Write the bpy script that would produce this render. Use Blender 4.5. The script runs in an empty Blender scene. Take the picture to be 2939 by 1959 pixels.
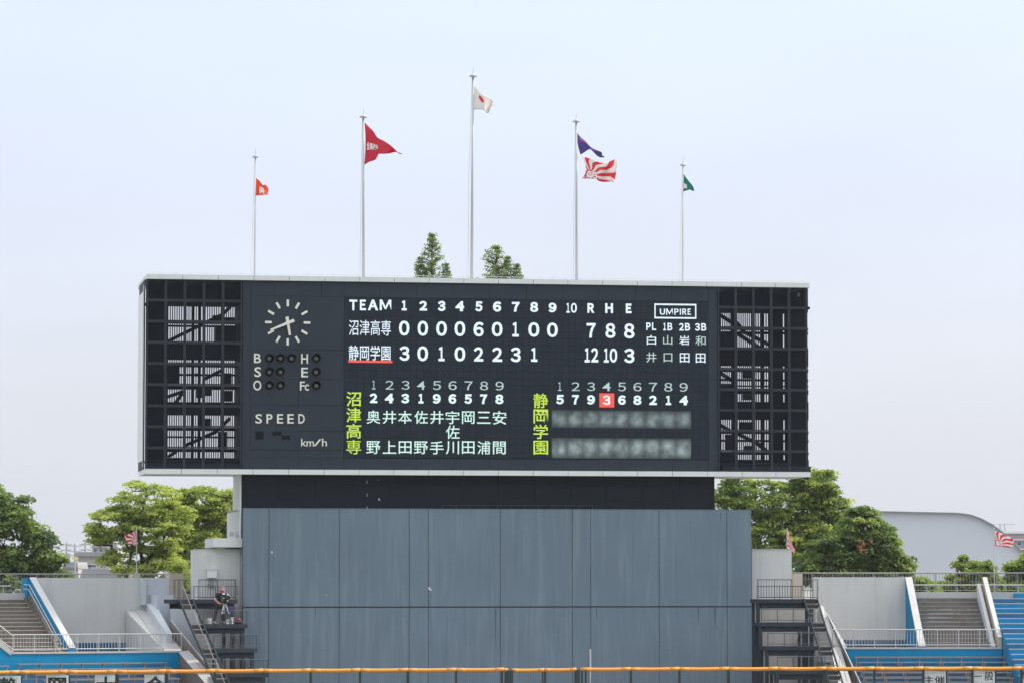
import bpy, math, random
import numpy as np
from mathutils import Vector
random.seed(7)
C = bpy.context.scene.collection
D2 = bpy.data
R = math.radians

# ------------------------------------------------------------------ camera
F, CX, CY, HZ, CAMZ = 10500.0, 1469.5, 979.5, 1660.0, 7.0   # focal length in px of the 2939 px wide photograph
PITCH = math.atan((HZ - CY) / F)
cam = D2.objects.new('camera', D2.cameras.new('camera'))
C.objects.link(cam)
cam.location = (0, 0, CAMZ)
cam.rotation_euler = (R(90) + PITCH, 0, 0)
cam.data.sensor_width = 36
cam.data.lens = 36 * F / 2939
cam.data.clip_start = 1
cam.data.clip_end = 6000
bpy.context.scene.camera = cam

# ------------------------------------------------------------------ world, sun, exposure
SUN_EL, SUN_AZ = 45.0, 80.0     # azimuth clockwise from +Y: the sun stands to the right of and behind the scoreboard
world = D2.worlds.new('World')
bpy.context.scene.world = world
world.use_nodes = True
nt = world.node_tree
nt.nodes.clear()
sky = nt.nodes.new('ShaderNodeTexSky')
sky.sky_type = 'NISHITA'
sky.sun_disc = False
sky.sun_elevation = R(SUN_EL)
sky.sun_rotation = R(SUN_AZ)
sky.dust_density = 3
sky.air_density = 1.2
bg1 = nt.nodes.new('ShaderNodeBackground')
bg1.inputs[1].default_value = 0.05
nt.links.new(sky.outputs[0], bg1.inputs[0])
tc = nt.nodes.new('ShaderNodeTexCoord')
sep = nt.nodes.new('ShaderNodeSeparateXYZ')
nt.links.new(tc.outputs['Generated'], sep.inputs[0])
ramp = nt.nodes.new('ShaderNodeValToRGB')        # thin even overcast, brighter towards the zenith
cr = ramp.color_ramp
cr.elements[0].position = 0.0
cr.elements[0].color = (0.485, 0.505, 0.56, 1)
e = cr.elements.new(0.03); e.color = (0.475, 0.50, 0.575, 1)
e = cr.elements.new(0.10); e.color = (0.455, 0.480, 0.600, 1)
e = cr.elements.new(0.17); e.color = (0.495, 0.54, 0.65, 1)
cr.elements[-1].position = 1.0
cr.elements[-1].color = (1.65, 1.64, 1.62, 1)
nz = nt.nodes.new('ShaderNodeTexNoise')
nz.inputs['Scale'].default_value = 7
nz.inputs['Detail'].default_value = 3
mp = nt.nodes.new('ShaderNodeMapping')
mp.inputs['Scale'].default_value = (1, 1, 3)
nt.links.new(tc.outputs['Generated'], mp.inputs[0])
nt.links.new(mp.outputs[0], nz.inputs['Vector'])
mr = nt.nodes.new('ShaderNodeMapRange')
mr.inputs[1].default_value = 0.3; mr.inputs[2].default_value = 0.7
mr.inputs[3].default_value = 0.965; mr.inputs[4].default_value = 1.035
nt.links.new(nz.outputs[0], mr.inputs[0])
nt.links.new(sep.outputs[2], ramp.inputs[0])
vm = nt.nodes.new('ShaderNodeVectorMath'); vm.operation = 'SCALE'
nt.links.new(ramp.outputs[0], vm.inputs[0]); nt.links.new(mr.outputs[0], vm.inputs['Scale'])
bg2 = nt.nodes.new('ShaderNodeBackground')
bg2.inputs[1].default_value = 1.0
nt.links.new(vm.outputs[0], bg2.inputs[0])
add = nt.nodes.new('ShaderNodeAddShader')
wo = nt.nodes.new('ShaderNodeOutputWorld')
nt.links.new(bg1.outputs[0], add.inputs[0]); nt.links.new(bg2.outputs[0], add.inputs[1])
nt.links.new(add.outputs[0], wo.inputs[0])
sl = D2.lights.new('sun', 'SUN')
sl.energy = 3.0
sl.angle = R(6)
sl.color = (1.0, 0.93, 0.82)
so = D2.objects.new('sun', sl)
C.objects.link(so)
sd = Vector((math.sin(R(SUN_AZ)) * math.cos(R(SUN_EL)), math.cos(R(SUN_AZ)) * math.cos(R(SUN_EL)), math.sin(R(SUN_EL))))
so.rotation_euler = sd.to_track_quat('Z', 'Y').to_euler()
vs = bpy.context.scene.view_settings
vs.view_transform = 'Standard'; vs.look = 'None'; vs.exposure = 0.35; vs.gamma = 1
vs.use_curve_mapping = False
bpy.context.scene.cycles.use_denoising = True
bpy.context.scene.cycles.max_bounces = 8
bpy.context.scene.cycles.diffuse_bounces = 6
bpy.context.scene.cycles.transparent_max_bounces = 12
bpy.context.scene.cycles.volume_bounces = 0

# ------------------------------------------------------------------ frames: local axes (u right along a front, w away from the field, z up)
class Frame:
    def __init__(s, x, y, deg):
        s.o = (x, y); s.a = R(deg)
        s.ux = (math.cos(s.a), math.sin(s.a)); s.wv = (-math.sin(s.a), math.cos(s.a))
    def hit(s, px, py, w=0.0):
        a = (px - CX) / F; b = (CY - py) / F
        cp, sp = math.cos(PITCH), math.sin(PITCH)
        d = (a, cp - b * sp, sp + b * cp)
        t = (w + s.o[0] * s.wv[0] + s.o[1] * s.wv[1]) / (d[0] * s.wv[0] + d[1] * s.wv[1])
        x, y = t * d[0] - s.o[0], t * d[1] - s.o[1]
        return (x * s.ux[0] + y * s.ux[1], CAMZ + t * d[2])
    def P(s, px, py, w=0.0):
        u, z = s.hit(px, py, w)
        return (u, w, z)
    def world(s, u, w, z):
        return (s.o[0] + u * s.ux[0] + w * s.wv[0], s.o[1] + u * s.ux[1] + w * s.wv[1], z)

BF = Frame(0, 175, 9.4)                                   # scoreboard and backscreen
LF = Frame((520 - CX) / F * 171, 171, 25)                 # stand to the left
RF = Frame((2400 - CX) / F * 175, 175, 2)                 # stand to the right
def XF(y): return Frame(0, y, 0)

# ------------------------------------------------------------------ objects
BASE = {}
def link(o):
    C.objects.link(o); return o
def meta(o, label=None, cat=None, group=None, kind=None):
    if label: o['label'] = label
    if cat: o['category'] = cat
    if group: o['group'] = group
    if kind: o['kind'] = kind
    return o
def thing(name, label, cat, fr, base=(0, 0, 0), group=None):
    o = link(D2.objects.new(name, None))
    o.empty_display_size = 0.3
    o.location = fr.world(*base); o.rotation_euler = (0, 0, fr.a)
    BASE[o.name] = base
    return meta(o, label, cat, group)
class MB:
    def __init__(s): s.v = []; s.f = []
    def box(s, x0, x1, y0, y1, z0, z1):
        if x0 > x1: x0, x1 = x1, x0
        if y0 > y1: y0, y1 = y1, y0
        if z0 > z1: z0, z1 = z1, z0
        n = len(s.v)
        s.v += [(x0,y0,z0),(x1,y0,z0),(x1,y1,z0),(x0,y1,z0),(x0,y0,z1),(x1,y0,z1),(x1,y1,z1),(x0,y1,z1)]
        s.f += [tuple(n+i for i in q) for q in ((0,3,2,1),(4,5,6,7),(0,1,5,4),(1,2,6,5),(2,3,7,6),(3,0,4,7))]
        return s
    def prism(s, poly, w0, w1):                            # polygon in (u,z), extruded in w
        n = len(s.v); k = len(poly)
        a = sum(poly[i][0]*poly[(i+1)%k][1]-poly[(i+1)%k][0]*poly[i][1] for i in range(k))
        if a < 0: poly = poly[::-1]
        s.v += [(u, w0, z) for u, z in poly] + [(u, w1, z) for u, z in poly]
        s.f.append(tuple(n+i for i in range(k)))
        s.f.append(tuple(n+k+i for i in reversed(range(k))))
        for i in range(k):
            j = (i+1) % k
            s.f.append((n+i, n+k+i, n+k+j, n+j))
        return s
    def drop(s, quad, zb):                                 # a sloping top face (3D points, counter-clockwise from above) with sides down to zb
        n = len(s.v); k = len(quad)
        s.v += [tuple(p) for p in quad] + [(p[0], p[1], zb if not isinstance(zb, (list, tuple)) else zb[i]) for i, p in enumerate(quad)]
        s.f.append(tuple(n+i for i in range(k)))
        s.f.append(tuple(n+k+i for i in reversed(range(k))))
        for i in range(k):
            j = (i+1) % k
            s.f.append((n+i, n+k+i, n+k+j, n+j))
        return s
    def tube(s, p0, p1, r, n=6, r2=None, cap=True):
        r2 = r if r2 is None else r2
        p0, p1 = Vector(p0), Vector(p1)
        d = (p1 - p0)
        if d.length < 1e-6: return s
        d.normalize()
        a = d.cross(Vector((0, 0, 1)) if abs(d.z) < 0.9 else Vector((1, 0, 0))).normalized()
        b = d.cross(a)
        m = len(s.v)
        for p, rr in ((p0, r), (p1, r2)):
            for i in range(n):
                t = 2*math.pi*i/n
                s.v.append(tuple(p + a*math.cos(t)*rr + b*math.sin(t)*rr))
        for i in range(n):
            j = (i+1) % n
            s.f.append((m+i, m+j, m+n+j, m+n+i))
        if cap:
            s.f.append(tuple(m+i for i in reversed(range(n)))); s.f.append(tuple(m+n+i for i in range(n)))
        return s
    def path(s, pts, r, n=6):
        for a, b in zip(pts, pts[1:]): s.tube(a, b, r, n)
        return s
    def lathe(s, c, prof, n=16, axis='z'):                 # prof: (radius, height) along z or along -y (facing the field)
        m = len(s.v)
        for r, h in prof:
            for i in range(n):
                t = 2*math.pi*i/n
                if axis == 'z': s.v.append((c[0]+r*math.cos(t), c[1]+r*math.sin(t), c[2]+h))
                else: s.v.append((c[0]+r*math.cos(t), c[1]-h, c[2]+r*math.sin(t)))
        for k in range(len(prof)-1):
            for i in range(n):
                j = (i+1) % n
                s.f.append((m+k*n+i, m+k*n+j, m+(k+1)*n+j, m+(k+1)*n+i))
        s.f.append(tuple(m+i for i in reversed(range(n))))
        s.f.append(tuple(m+(len(prof)-1)*n+i for i in range(n)))
        return s
    def mesh(s, name, mat, off=(0, 0, 0), smooth=False):
        me = D2.meshes.new(name)
        me.from_pydata([(x-off[0], y-off[1], z-off[2]) for x, y, z in s.v], [], s.f)
        me.materials.append(mat)
        if smooth: me.polygons.foreach_set('use_smooth', [True]*len(me.polygons))
        me.update()
        return me
    def build(s, name, mat, parent, label=None, kind=None, smooth=False):
        base = BASE[parent.name]
        o = link(D2.objects.new(name, s.mesh(name, mat, base, smooth)))
        o.parent = parent
        BASE[o.name] = base
        return meta(o, label, None, None, kind)
    def top(s, name, mat, fr, base, label=None, cat=None, group=None, kind=None, smooth=False):
        o = link(D2.objects.new(name, s.mesh(name, mat, base, smooth)))
        o.location = fr.world(*base); o.rotation_euler = (0, 0, fr.a)
        BASE[o.name] = base
        return meta(o, label, cat, group, kind)
def put(me, name, parent, loc):                            # a shared mesh placed as a part
    o = link(D2.objects.new(name, me)); o.parent = parent
    b = BASE[parent.name]
    o.location = (loc[0]-b[0], loc[1]-b[1], loc[2]-b[2])
    return o

# ------------------------------------------------------------------ materials
def pmat(name, col, rough=0.7, metal=0.0, var=0.0, scale=3.0, streak=0.0, stain=None, bump=0.0, spec=0.5, grime=None):
    m = D2.materials.new(name); m.use_nodes = True
    t = m.node_tree; b = t.nodes['Principled BSDF']
    b.inputs['Roughness'].default_value = rough
    b.inputs['Metallic'].default_value = metal
    b.inputs['Specular IOR Level'].default_value = spec
    b.inputs['Base Color'].default_value = (*col, 1)
    if var or streak or bump:
        g = t.nodes.new('ShaderNodeNewGeometry')
        cur = None
        def mix(fac, c2, a):
            x = t.nodes.new('ShaderNodeMix'); x.data_type = 'RGBA'
            t.links.new(fac, x.inputs['Factor'])
            if cur is None: x.inputs[6].default_value = (*col, 1)
            else: t.links.new(cur, x.inputs[6])
            x.inputs[7].default_value = (*c2, 1)
            return x.outputs[2]
        def noise(sc, vec3, lo, hi, top, detail=4):
            mp = t.nodes.new('ShaderNodeMapping'); mp.inputs['Scale'].default_value = vec3
            t.links.new(g.outputs['Position'], mp.inputs[0])
            n = t.nodes.new('ShaderNodeTexNoise'); n.inputs['Scale'].default_value = sc; n.inputs['Detail'].default_value = detail
            t.links.new(mp.outputs[0], n.inputs['Vector'])
            r = t.nodes.new('ShaderNodeMapRange'); r.inputs[1].default_value = lo; r.inputs[2].default_value = hi
            r.inputs[3].default_value = 0; r.inputs[4].default_value = top
            t.links.new(n.outputs[0], r.inputs[0])
            return r.outputs[0]
        if var:
            cur = mix(noise(scale, (1, 1, 1), 0.35, 0.7, var), tuple(c*0.55 for c in col), 1)
            cur = mix(noise(scale*0.23, (1, 1, 1.3), 0.45, 0.75, var), tuple(min(1, c*1.35) for c in col), 1)
        if streak:
            st = stain or tuple(c*0.5 for c in col)
            cur = mix(noise(2.2, (1.6, 1.6, 0.12), 0.5, 0.8, streak), st, 1)
            cur = mix(noise(5.5, (1.3, 1.3, 0.06), 0.55, 0.8, streak*0.8), grime or tuple(c*0.6 for c in col), 1)
        if cur is not None: t.links.new(cur, b.inputs['Base Color'])
        if bump:
            bp = t.nodes.new('ShaderNodeBump'); bp.inputs['Strength'].default_value = bump; bp.inputs['Distance'].default_value = 0.02
            n = t.nodes.new('ShaderNodeTexNoise'); n.inputs['Scale'].default_value = 14; n.inputs['Detail'].default_value = 5
            t.links.new(g.outputs['Position'], n.inputs['Vector'])
            t.links.new(n.outputs[0], bp.inputs['Height']); t.links.new(bp.outputs[0], b.inputs['Normal'])
    return m
def emat(name, col, s):
    m = D2.materials.new(name); m.use_nodes = True
    t = m.node_tree; b = t.nodes['Principled BSDF']
    b.inputs['Base Color'].default_value = (0.02, 0.02, 0.02, 1)
    b.inputs['Emission Color'].default_value = (*col, 1)
    g = t.nodes.new('ShaderNodeNewGeometry'); n = t.nodes.new('ShaderNodeTexNoise'); n.inputs['Scale'].default_value = 9; n.inputs['Detail'].default_value = 2
    r = t.nodes.new('ShaderNodeMapRange'); r.inputs[1].default_value = .3; r.inputs[2].default_value = .7; r.inputs[3].default_value = s*.80; r.inputs[4].default_value = s*1.02
    t.links.new(g.outputs['Position'], n.inputs['Vector']); t.links.new(n.outputs[0], r.inputs[0]); t.links.new(r.outputs[0], b.inputs['Emission Strength'])
    return m
M = dict(
    fascia=pmat('light_grey_panel', (0.66, 0.665, 0.66), 0.45, 0, 0.12, 1.5, 0.12),
    clad=pmat('dark_cladding', (0.033, 0.040, 0.053), 0.55, 0, 0.2, 0.6, 0.10, spec=0.12),
    clad2=pmat('darker_cladding', (0.0125, 0.0155, 0.022), 0.5, 0, 0.15, 0.6, 0.05, spec=0.12),
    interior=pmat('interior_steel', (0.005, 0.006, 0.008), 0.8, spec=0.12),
    frame=pmat('grille_metal', (0.034, 0.040, 0.051), 0.6, 0, 0.5, 9, spec=0.12),
    slatmetal=pmat('louvre_metal', (0.015, 0.016, 0.02), 0.6, spec=0.12),
    concrete=pmat('painted_concrete', (0.55, 0.55, 0.535), 0.85, 0, 0.14, 0.8, 0.22, bump=0.25, grime=(0.3, 0.29, 0.27)),
    concpale=pmat('pale_concrete', (0.50, 0.53, 0.57), 0.85, 0, 0.12, 0.8, 0.15, bump=0.2),
    conccap=pmat('concrete_coping', (0.44, 0.435, 0.43), 0.8, 0, 0.2, 3.0, 0.12),
    concdark=pmat('weathered_concrete', (0.18, 0.158, 0.14), 0.9, 0, 0.55, 1.6, 0.5, bump=0.4, grime=(0.08, 0.07, 0.06)),
    step=pmat('weathered_steps', (0.17, 0.145, 0.12), 0.9, 0, 0.6, 1.3, 0.5, bump=0.4, grime=(0.07, 0.06, 0.05)),
    nosing=pmat('worn_nosing', (0.46, 0.43, 0.39), 0.9, 0, 0.4, 2.0),
    blue=pmat('blue_paint', (0.004, 0.215, 0.42), 0.7, 0, 0.16, 1.4, 0.18, grime=(0.02, 0.13, 0.24), spec=0.2),
    bluedark=pmat('blue_paint_worn', (0.015, 0.13, 0.27), 0.7, 0, 0.5, 2.0, 0.4, grime=(0.04, 0.07, 0.10)),
    screenwall=pmat('backscreen_paint', (0.126, 0.172, 0.218), 0.8, 0, 0.22, 0.5, 0.65, stain=(0.185, 0.245, 0.275), grime=(0.075, 0.115, 0.155), bump=0.15),
    joint=pmat('joint_sealant', (0.055, 0.065, 0.085), 0.9),
    chip=pmat('chipped_paint', (0.55, 0.52, 0.50), 0.9),
    steel=pmat('dark_blue_steel', (0.038, 0.046, 0.060), 0.6, 0, 0.5, 3.0, 0.3, grime=(0.02, 0.02, 0.025), spec=0.12),
    steelrail=pmat('grey_rail_steel', (0.055, 0.062, 0.075), 0.5, 0, 0.4, 6),
    galv=pmat('galvanised_pipe', (0.46, 0.47, 0.48), 0.45, 0.1, 0.3, 5),
    railgrey=pmat('aged_rail', (0.24, 0.235, 0.225), 0.5, 0.1, 0.3, 5),
    pole=pmat('pole_metal', (0.38, 0.395, 0.40), 0.45, 0.0),
    yellow=pmat('yellow_padding', (0.66, 0.26, 0.03), 0.6, 0, 0.2, 1.2),
    green=pmat('dark_green_steel', (0.020, 0.032, 0.034), 0.5, 0, 0.3, 3),
    wire=pmat('net_wire', (0.035, 0.045, 0.045), 0.5),
    benchwood=pmat('weathered_plank', (0.27, 0.205, 0.175), 0.8, 0, 0.5, 2.5),
    benchleg=pmat('bench_bracket', (0.30, 0.25, 0.23), 0.7, 0, 0.4, 6),
    white=pmat('white_board', (0.74, 0.76, 0.77), 0.5, 0, 0.08, 2),
    black=pmat('black_paint', (0.02, 0.02, 0.022), 0.5),
    letter=pmat('ivory_lettering', (0.72, 0.71, 0.62), 0.5),
    lampg=pmat('unlit_lamp', (0.20, 0.195, 0.18), 0.25),
    hood=pmat('lamp_hood', (0.009, 0.010, 0.012), 0.8, spec=0.1),
    rubber=pmat('black_plastic', (0.015, 0.015, 0.017), 0.5),
    nosing2=pmat('pale_step_edge', (0.30, 0.28, 0.26), 0.9, 0, 0.2, 2.0),
    lowwall=pmat('stained_shaded_wall', (0.36, 0.335, 0.31), 0.85, 0, 0.3, 1.2, 0.4, grime=(0.16, 0.14, 0.12)),  # stains, plus the shadow behind the platforms put into the brownish colour
    beige=pmat('beige_wall', (0.46, 0.40, 0.33), 0.85, 0, 0.2, 2, 0.2),
    bark=pmat('bark', (0.075, 0.06, 0.05), 0.95, 0, 0.5, 4, bump=0.5),
    led=emat('led_white', (0.70, 0.90, 0.90), 0.95),
    ledv=emat('led_cool_white', (0.72, 0.83, 0.93), 0.98),
    ledg=emat('led_green_white', (0.60, 0.86, 0.78), 0.92),
    ledt=emat('led_thin', (0.55, 0.74, 0.71), 0.72),
    ledy=emat('led_lime', (0.50, 0.70, 0.045), 0.95),
    ledr=emat('led_red', (0.90, 0.075, 0.050), 0.95),
)
def led_face():
    m = pmat('led_display_face', (0.0165, 0.0215, 0.0315), 0.45, spec=0.12)
    t = m.node_tree; b = t.nodes['Principled BSDF']
    tc = t.nodes.new('ShaderNodeTexCoord')
    mp = t.nodes.new('ShaderNodeMapping'); mp.inputs['Rotation'].default_value = (R(90), 0, 0)
    t.links.new(tc.outputs['Object'], mp.inputs[0])
    br = t.nodes.new('ShaderNodeTexBrick')
    br.offset = 0; br.inputs['Color1'].default_value = (0.0165, 0.0215, 0.0315, 1); br.inputs['Color2'].default_value = (0.020, 0.0255, 0.036, 1)
    br.inputs['Mortar'].default_value = (0.010, 0.013, 0.018, 1)
    br.inputs['Scale'].default_value = 1; br.inputs['Mortar Size'].default_value = 0.012
    br.inputs['Brick Width'].default_value = 0.32; br.inputs['Row Height'].default_value = 0.32
    t.links.new(mp.outputs[0], br.inputs['Vector']); t.links.new(br.outputs[0], b.inputs['Base Color'])
    return m
M['ledface'] = led_face()

# ------------------------------------------------------------------ lettering
_tc = {}
def glyphs(s, bold):
    k = (s, bold)
    if k not in _tc:
        cu = D2.curves.new('t', 'FONT'); cu.body = s; cu.size = 1; cu.offset = bold; cu.resolution_u = 3
        ob = D2.objects.new('t', cu); C.objects.link(ob)
        dg = bpy.context.evaluated_depsgraph_get()
        me = ob.evaluated_get(dg).to_mesh()
        v = np.array([tuple(p.co) for p in me.vertices]); f = [tuple(p.vertices) for p in me.polygons]
        ob.to_mesh_clear(); D2.objects.remove(ob); D2.curves.remove(cu)
        _tc[k] = (v, f)
    return _tc[k]
def letters(name, s, mat, parent, box, w, bold=0.0, depth=0.02, label=None):
    """box = (u0, z0, u1, z1) of the ink; thin solid letters whose faces stand at w-depth"""
    v, f = glyphs(s, bold)
    a, b = v[:, :2].min(0), v[:, :2].max(0)
    u0, z0, u1, z1 = box
    mb = MB()
    n = len(v)
    P = [(u0+(p[0]-a[0])/(b[0]-a[0])*(u1-u0), z0+(p[1]-a[1])/(b[1]-a[1])*(z1-z0)) for p in v]
    mb.v = [(x, w-depth, z) for x, z in P] + [(x, w, z) for x, z in P]
    mb.f = list(f)
    from collections import Counter
    cnt = Counter()
    for q in f:
        for i in range(len(q)):
            cnt[(q[i], q[(i+1) % len(q)])] += 1
    for (i, j) in cnt:
        if (j, i) not in cnt: mb.f.append((j, i, n+i, n+j))
    return mb.build(name, mat, parent, label)
def pxbox(fr, w, x0, y0, x1, y1):
    a = fr.hit(x0, y1, w); b = fr.hit(x1, y0, w)
    return (a[0], a[1], b[0], b[1])
# ================================================================== ground
def sheet(name, x0, x1, y0, y1, z, mat, kind='structure'):
    mb = MB(); mb.v = [(x0,y0,z),(x1,y0,z),(x1,y1,z),(x0,y1,z)]; mb.f = [(0,1,2,3)]
    return mb.top(name, mat, XF(0), (0,0,0), kind=kind)
sheet('ground', -2500, 2500, -300, 3200, 0, pmat('town_ground', (0.20, 0.20, 0.18), 0.95, 0, 0.3, 0.05))
sheet('playing_field', -60, 60, -20, 158, 0.004, pmat('mown_turf', (0.06, 0.11, 0.035), 0.95, 0, 0.3, 0.3))

# ================================================================== backscreen wall
ZW = 10.30
bs = thing('backscreen_wall', 'wide blue-grey concrete backscreen wall of tall panels beneath the scoreboard', 'wall', BF, (-0.6, -0.4, 0))
jx = [697] + [640 + p/1.508 for p in (198, 503, 806, 889, 1200, 1512, 1592, 1888, 2182)] + [2157]
ju = [BF.hit(p, 1740, -0.4)[0] for p in jx]
zj = BF.hit(1400, 1740.5, -0.4)[1]
MB().box(ju[0], ju[-1], -0.33, 0.1, 0, ZW-0.03).build('wall_core', M['joint'], bs)
for i in range(10):
    g = 0.013
    for z0, z1 in ((0.0, zj-0.03), (zj+0.03, ZW)):
        MB().box(ju[i]+(g if i else 0), ju[i+1]-(g if i < 9 else 0), -0.4, -0.331, z0, z1).build('wall_panel', M['screenwall'], bs)
MB().box(ju[0], ju[-1], -0.41, 0.12, ZW+0.001, ZW+0.03).build('coping', M['screenwall'], bs)
rng = random.Random(3)
def patch(px, py, r, n=9):
    u, z = BF.hit(px, py, -0.404); pts = []
    for i in range(n):
        t = 2*math.pi*i/n; q = r*rng.uniform(0.5, 1.2)
        pts.append((u+math.cos(t)*q*0.8, z+math.sin(t)*q))
    MB().prism(pts, -0.404, -0.399).build('paint_chip', M['chip'], bs)
patch(640+212/1.508, 1340+368/1.508, 0.07); patch(640+893/1.508, 1340+524/1.508, 0.08); patch(640+899/1.508, 1340+530/1.508, 0.06)
patch(640+448/1.508, 1340+553/1.508, 0.025)
u, z = BF.hit(640+1590/1.508, 1861, -0.404); u2, z2 = BF.hit(640+1590/1.508, 1966, -0.404)
MB().prism([(u-0.035, z), (u+0.035, z), (u+0.045, (z+z2)/2), (u+0.02, z2), (u-0.02, z2)], -0.406, -0.398).build('paint_chip', M['chip'], bs)

stm = pmat('dark_water_stain', (0.070, 0.098, 0.130), .85)
for x, y0, y1, hw in ((2004, 1744, 1792, .035), (2052, 1743, 1800, .05), (1422, 1744, 1860, .04), (905, 1744, 1775, .03), (1712, 1744, 1780, .03), (2068, 1470, 1500, .03)):
    u, a_ = BF.hit(x, y0, -.401); b_ = BF.hit(x, y1, -.401)[1]
    MB().prism([(u-hw, a_), (u+hw, a_), (u+hw*.7, (a_+b_)/2), (u+hw*.15, b_), (u-hw*.2, b_), (u-hw*.6, a_*.6+b_*.4)], -.402, -.3995).build('water_stain', stm, bs)
# ================================================================== support building under the board
sb = thing('support_building', 'dark clad storey with pale side wall carrying the scoreboard above the backscreen', 'building', BF, (-0.6, 3, 0))
uL = BF.hit(693, 1400, 0.6)[0]; uR = BF.hit(2051, 1400, 0.6)[0]
MB().box(uL+0.02, uR-0.02, 0.65, 4.6, 0, 11.95).build('building_core', M['clad2'], sb)
zr = [9.0, BF.hit(700, 1428, .6)[1], BF.hit(700, 1390, .6)[1], 12.04]
cu = [uL + (uR-uL)*i/13 for i in range(14)]
cm = {}
for r in range(3):
    for i in range(13):
        MB().box(cu[i]+0.006, cu[i+1]-0.006, 0.6, 0.648, zr[r]+0.006, zr[r+1]-0.006).build('cladding_panel', M['clad2'], sb)
for i, (a, b) in enumerate(((10.3, 10.85), (10.857, 11.45), (11.457, 12.04))):
    MB().box(uL-0.05, uL-0.002, 0.6, 4.6, a if i else 0, b).build('side_panel', M['fascia'], sb)
du0, _ = BF.hit(680+1416/3.795, 1420, .59); du1, _ = BF.hit(680+1578/3.795, 1420, .59)
dd = MB().box(du0, du1, 0.575, 0.599, 9.5, 11.62).build('door', M['clad2'], sb)
for y in (1382, 1419, 1456):
    z = BF.hit(1053, y, .58)[1]
    MB().box(du0-0.02, du0+0.03, 0.555, 0.574, z-0.07, z+0.07).build('hinge', M['railgrey'], dd)
u, z = BF.hit(1088, 1432.5, .56); MB().lathe((u, 0.574, z), [(0.045, 0), (0.045, 0.05), (0.02, 0.06)], 10, 'y').build('handle', M['galv'], dd)
u, z = BF.hit(1088, 1428, .56); MB().lathe((u, 0.574, z), [(0.02, 0), (0.02, 0.02)], 8, 'y').build('lock', M['galv'], dd)
u, z = BF.hit(1086, 1376, .56); MB().box(u-.06, u+.06, .55, .574, z-.02, z+.02).build('door_closer', M['steelrail'], dd)
# low rail standing on top of the backscreen
lr = thing('low_guard_rail', 'black low guard rail along the middle of the backscreen top', 'railing', BF, (1, 0.3, ZW))
ra, rb = BF.hit(1270, 1450, .3)[0], BF.hit(1701, 1450, .3)[0]
zt = BF.hit(1485, 1449.5, .3)[1]
mb = MB(); mb.tube((ra, .3, zt), (rb, .3, zt), .02); mb.build('top_rail', M['rubber'], lr)
for i in range(12):
    x = ra+(rb-ra)*i/11
    MB().tube((x, .3, 9.4), (x, .3, zt), .018).build('post', M['rubber'], lr)

# ================================================================== scoreboard
S = thing('scoreboard', 'huge dark baseball scoreboard with clock, lattice wings and lit white score text', 'scoreboard', BF, (-1.4, 3, 12.1))
UL, UR = BF.hit(415.5, 1000)[0], BF.hit(2318, 1000)[0]
ZB0, ZB1 = BF.hit(1400, 1372)[1], BF.hit(1400, 1358.5)[1]      # lower fascia
ZT0, ZT1 = BF.hit(1400, 815)[1], BF.hit(1400, 802)[1]          # upper fascia
ZB0 = 12.00-0.07; ZB1 = ZB0+0.235; ZT0 = 21.10; ZT1 = 21.33
# roof slab and floor slab behind the fascias
MB().box(UL+0.05, UR+0.05, 0.05, 6.4, ZT0+0.02, ZT1-0.02).build('roof_slab', M['fascia'], S)
MB().box(UL+0.05, UR+0.05, 0.05, 4.4, ZB0+0.02, ZB1-0.02).build('floor_slab', M['fascia'], S)
def fascia(z0, z1, pxs, py, deep, nm):
    us = [BF.hit(p, py)[0] for p in pxs]
    for a, b in zip(us, us[1:]):
        MB().box(a+0.012, b-0.012, -0.12, 0.045, z0, z1).build(nm, M['fascia'], S)
    for s, u in ((-1, us[0]), (1, us[-1])):
        n = 3
        for k in range(n):
            a, b = 0.05+deep*k/n, 0.05+deep*(k+1)/n
            MB().box(u if s > 0 else u+0.012, u-0.08 if s > 0 else u+0.09, a+0.01, b-0.01, z0, z1).build('end_fascia_panel', M['fascia'], S)
tp = [419.5] + [380+x/2.45 for x in (352, 603, 853, 1103, 1353)]
tp = tp + [tp[-1] + 101.6*(i+1) for i in range(12)]
tp = [p for p in tp if p < 2110] + [2126.5, 2223.5, 2323]
tp[6:-3] = [tp[5] + (2126.5-tp[5])/12*i*1.0 for i in range(1, 12)]
fascia(ZT0, ZT1, tp, 806, 6.3, 'fascia_panel')
bp_ = [413.5] + [380+x/2.45 for x in (343, 595, 847, 1097, 1347)]
bp_ = bp_ + [bp_[-1] + (2129-bp_[-1])/12*i for i in range(1, 12)] + [2129, 2225.5, 2326]
fascia(ZB0, ZB1, bp_, 1362, 4.3, 'fascia_panel')
# wire rail on the roof
mb = MB(); zwr = ZT1+0.09
mb.tube((UL+0.15, -0.02, zwr), (UR-0.1, -0.02, zwr), 0.009, 4); mb.build('roof_wire', M['galv'], S)
for i in range(52):
    x = UL+0.15+(UR-UL-0.25)*i/51
    MB().tube((x, -0.02, ZT1-.01), (x, -0.02, zwr), 0.008, 4).build('wire_post', M['galv'], S)
# pale side panels at the left end and right end
for u, s in ((UL-0.03, -1), (UR+0.0, 1)):
    for k, (a, b) in enumerate(((12.55, 16.2), (16.215, 20.55))):
        MB().box(u, u+0.04*s, 0.35, 4.0, a, b).build('side_panel', M['fascia'], S)
    MB().box(u-0.02*s, u-0.06*s, 0.3, 4.3, ZB1, ZT0).build('end_wall', M['clad2'], S)
    for z in (12.4, 20.7):
        MB().box(u-0.05*s, u+0.03*s, 0.4, 0.6, z-0.12, z+0.12).build('bracket', M['galv'], S)
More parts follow.
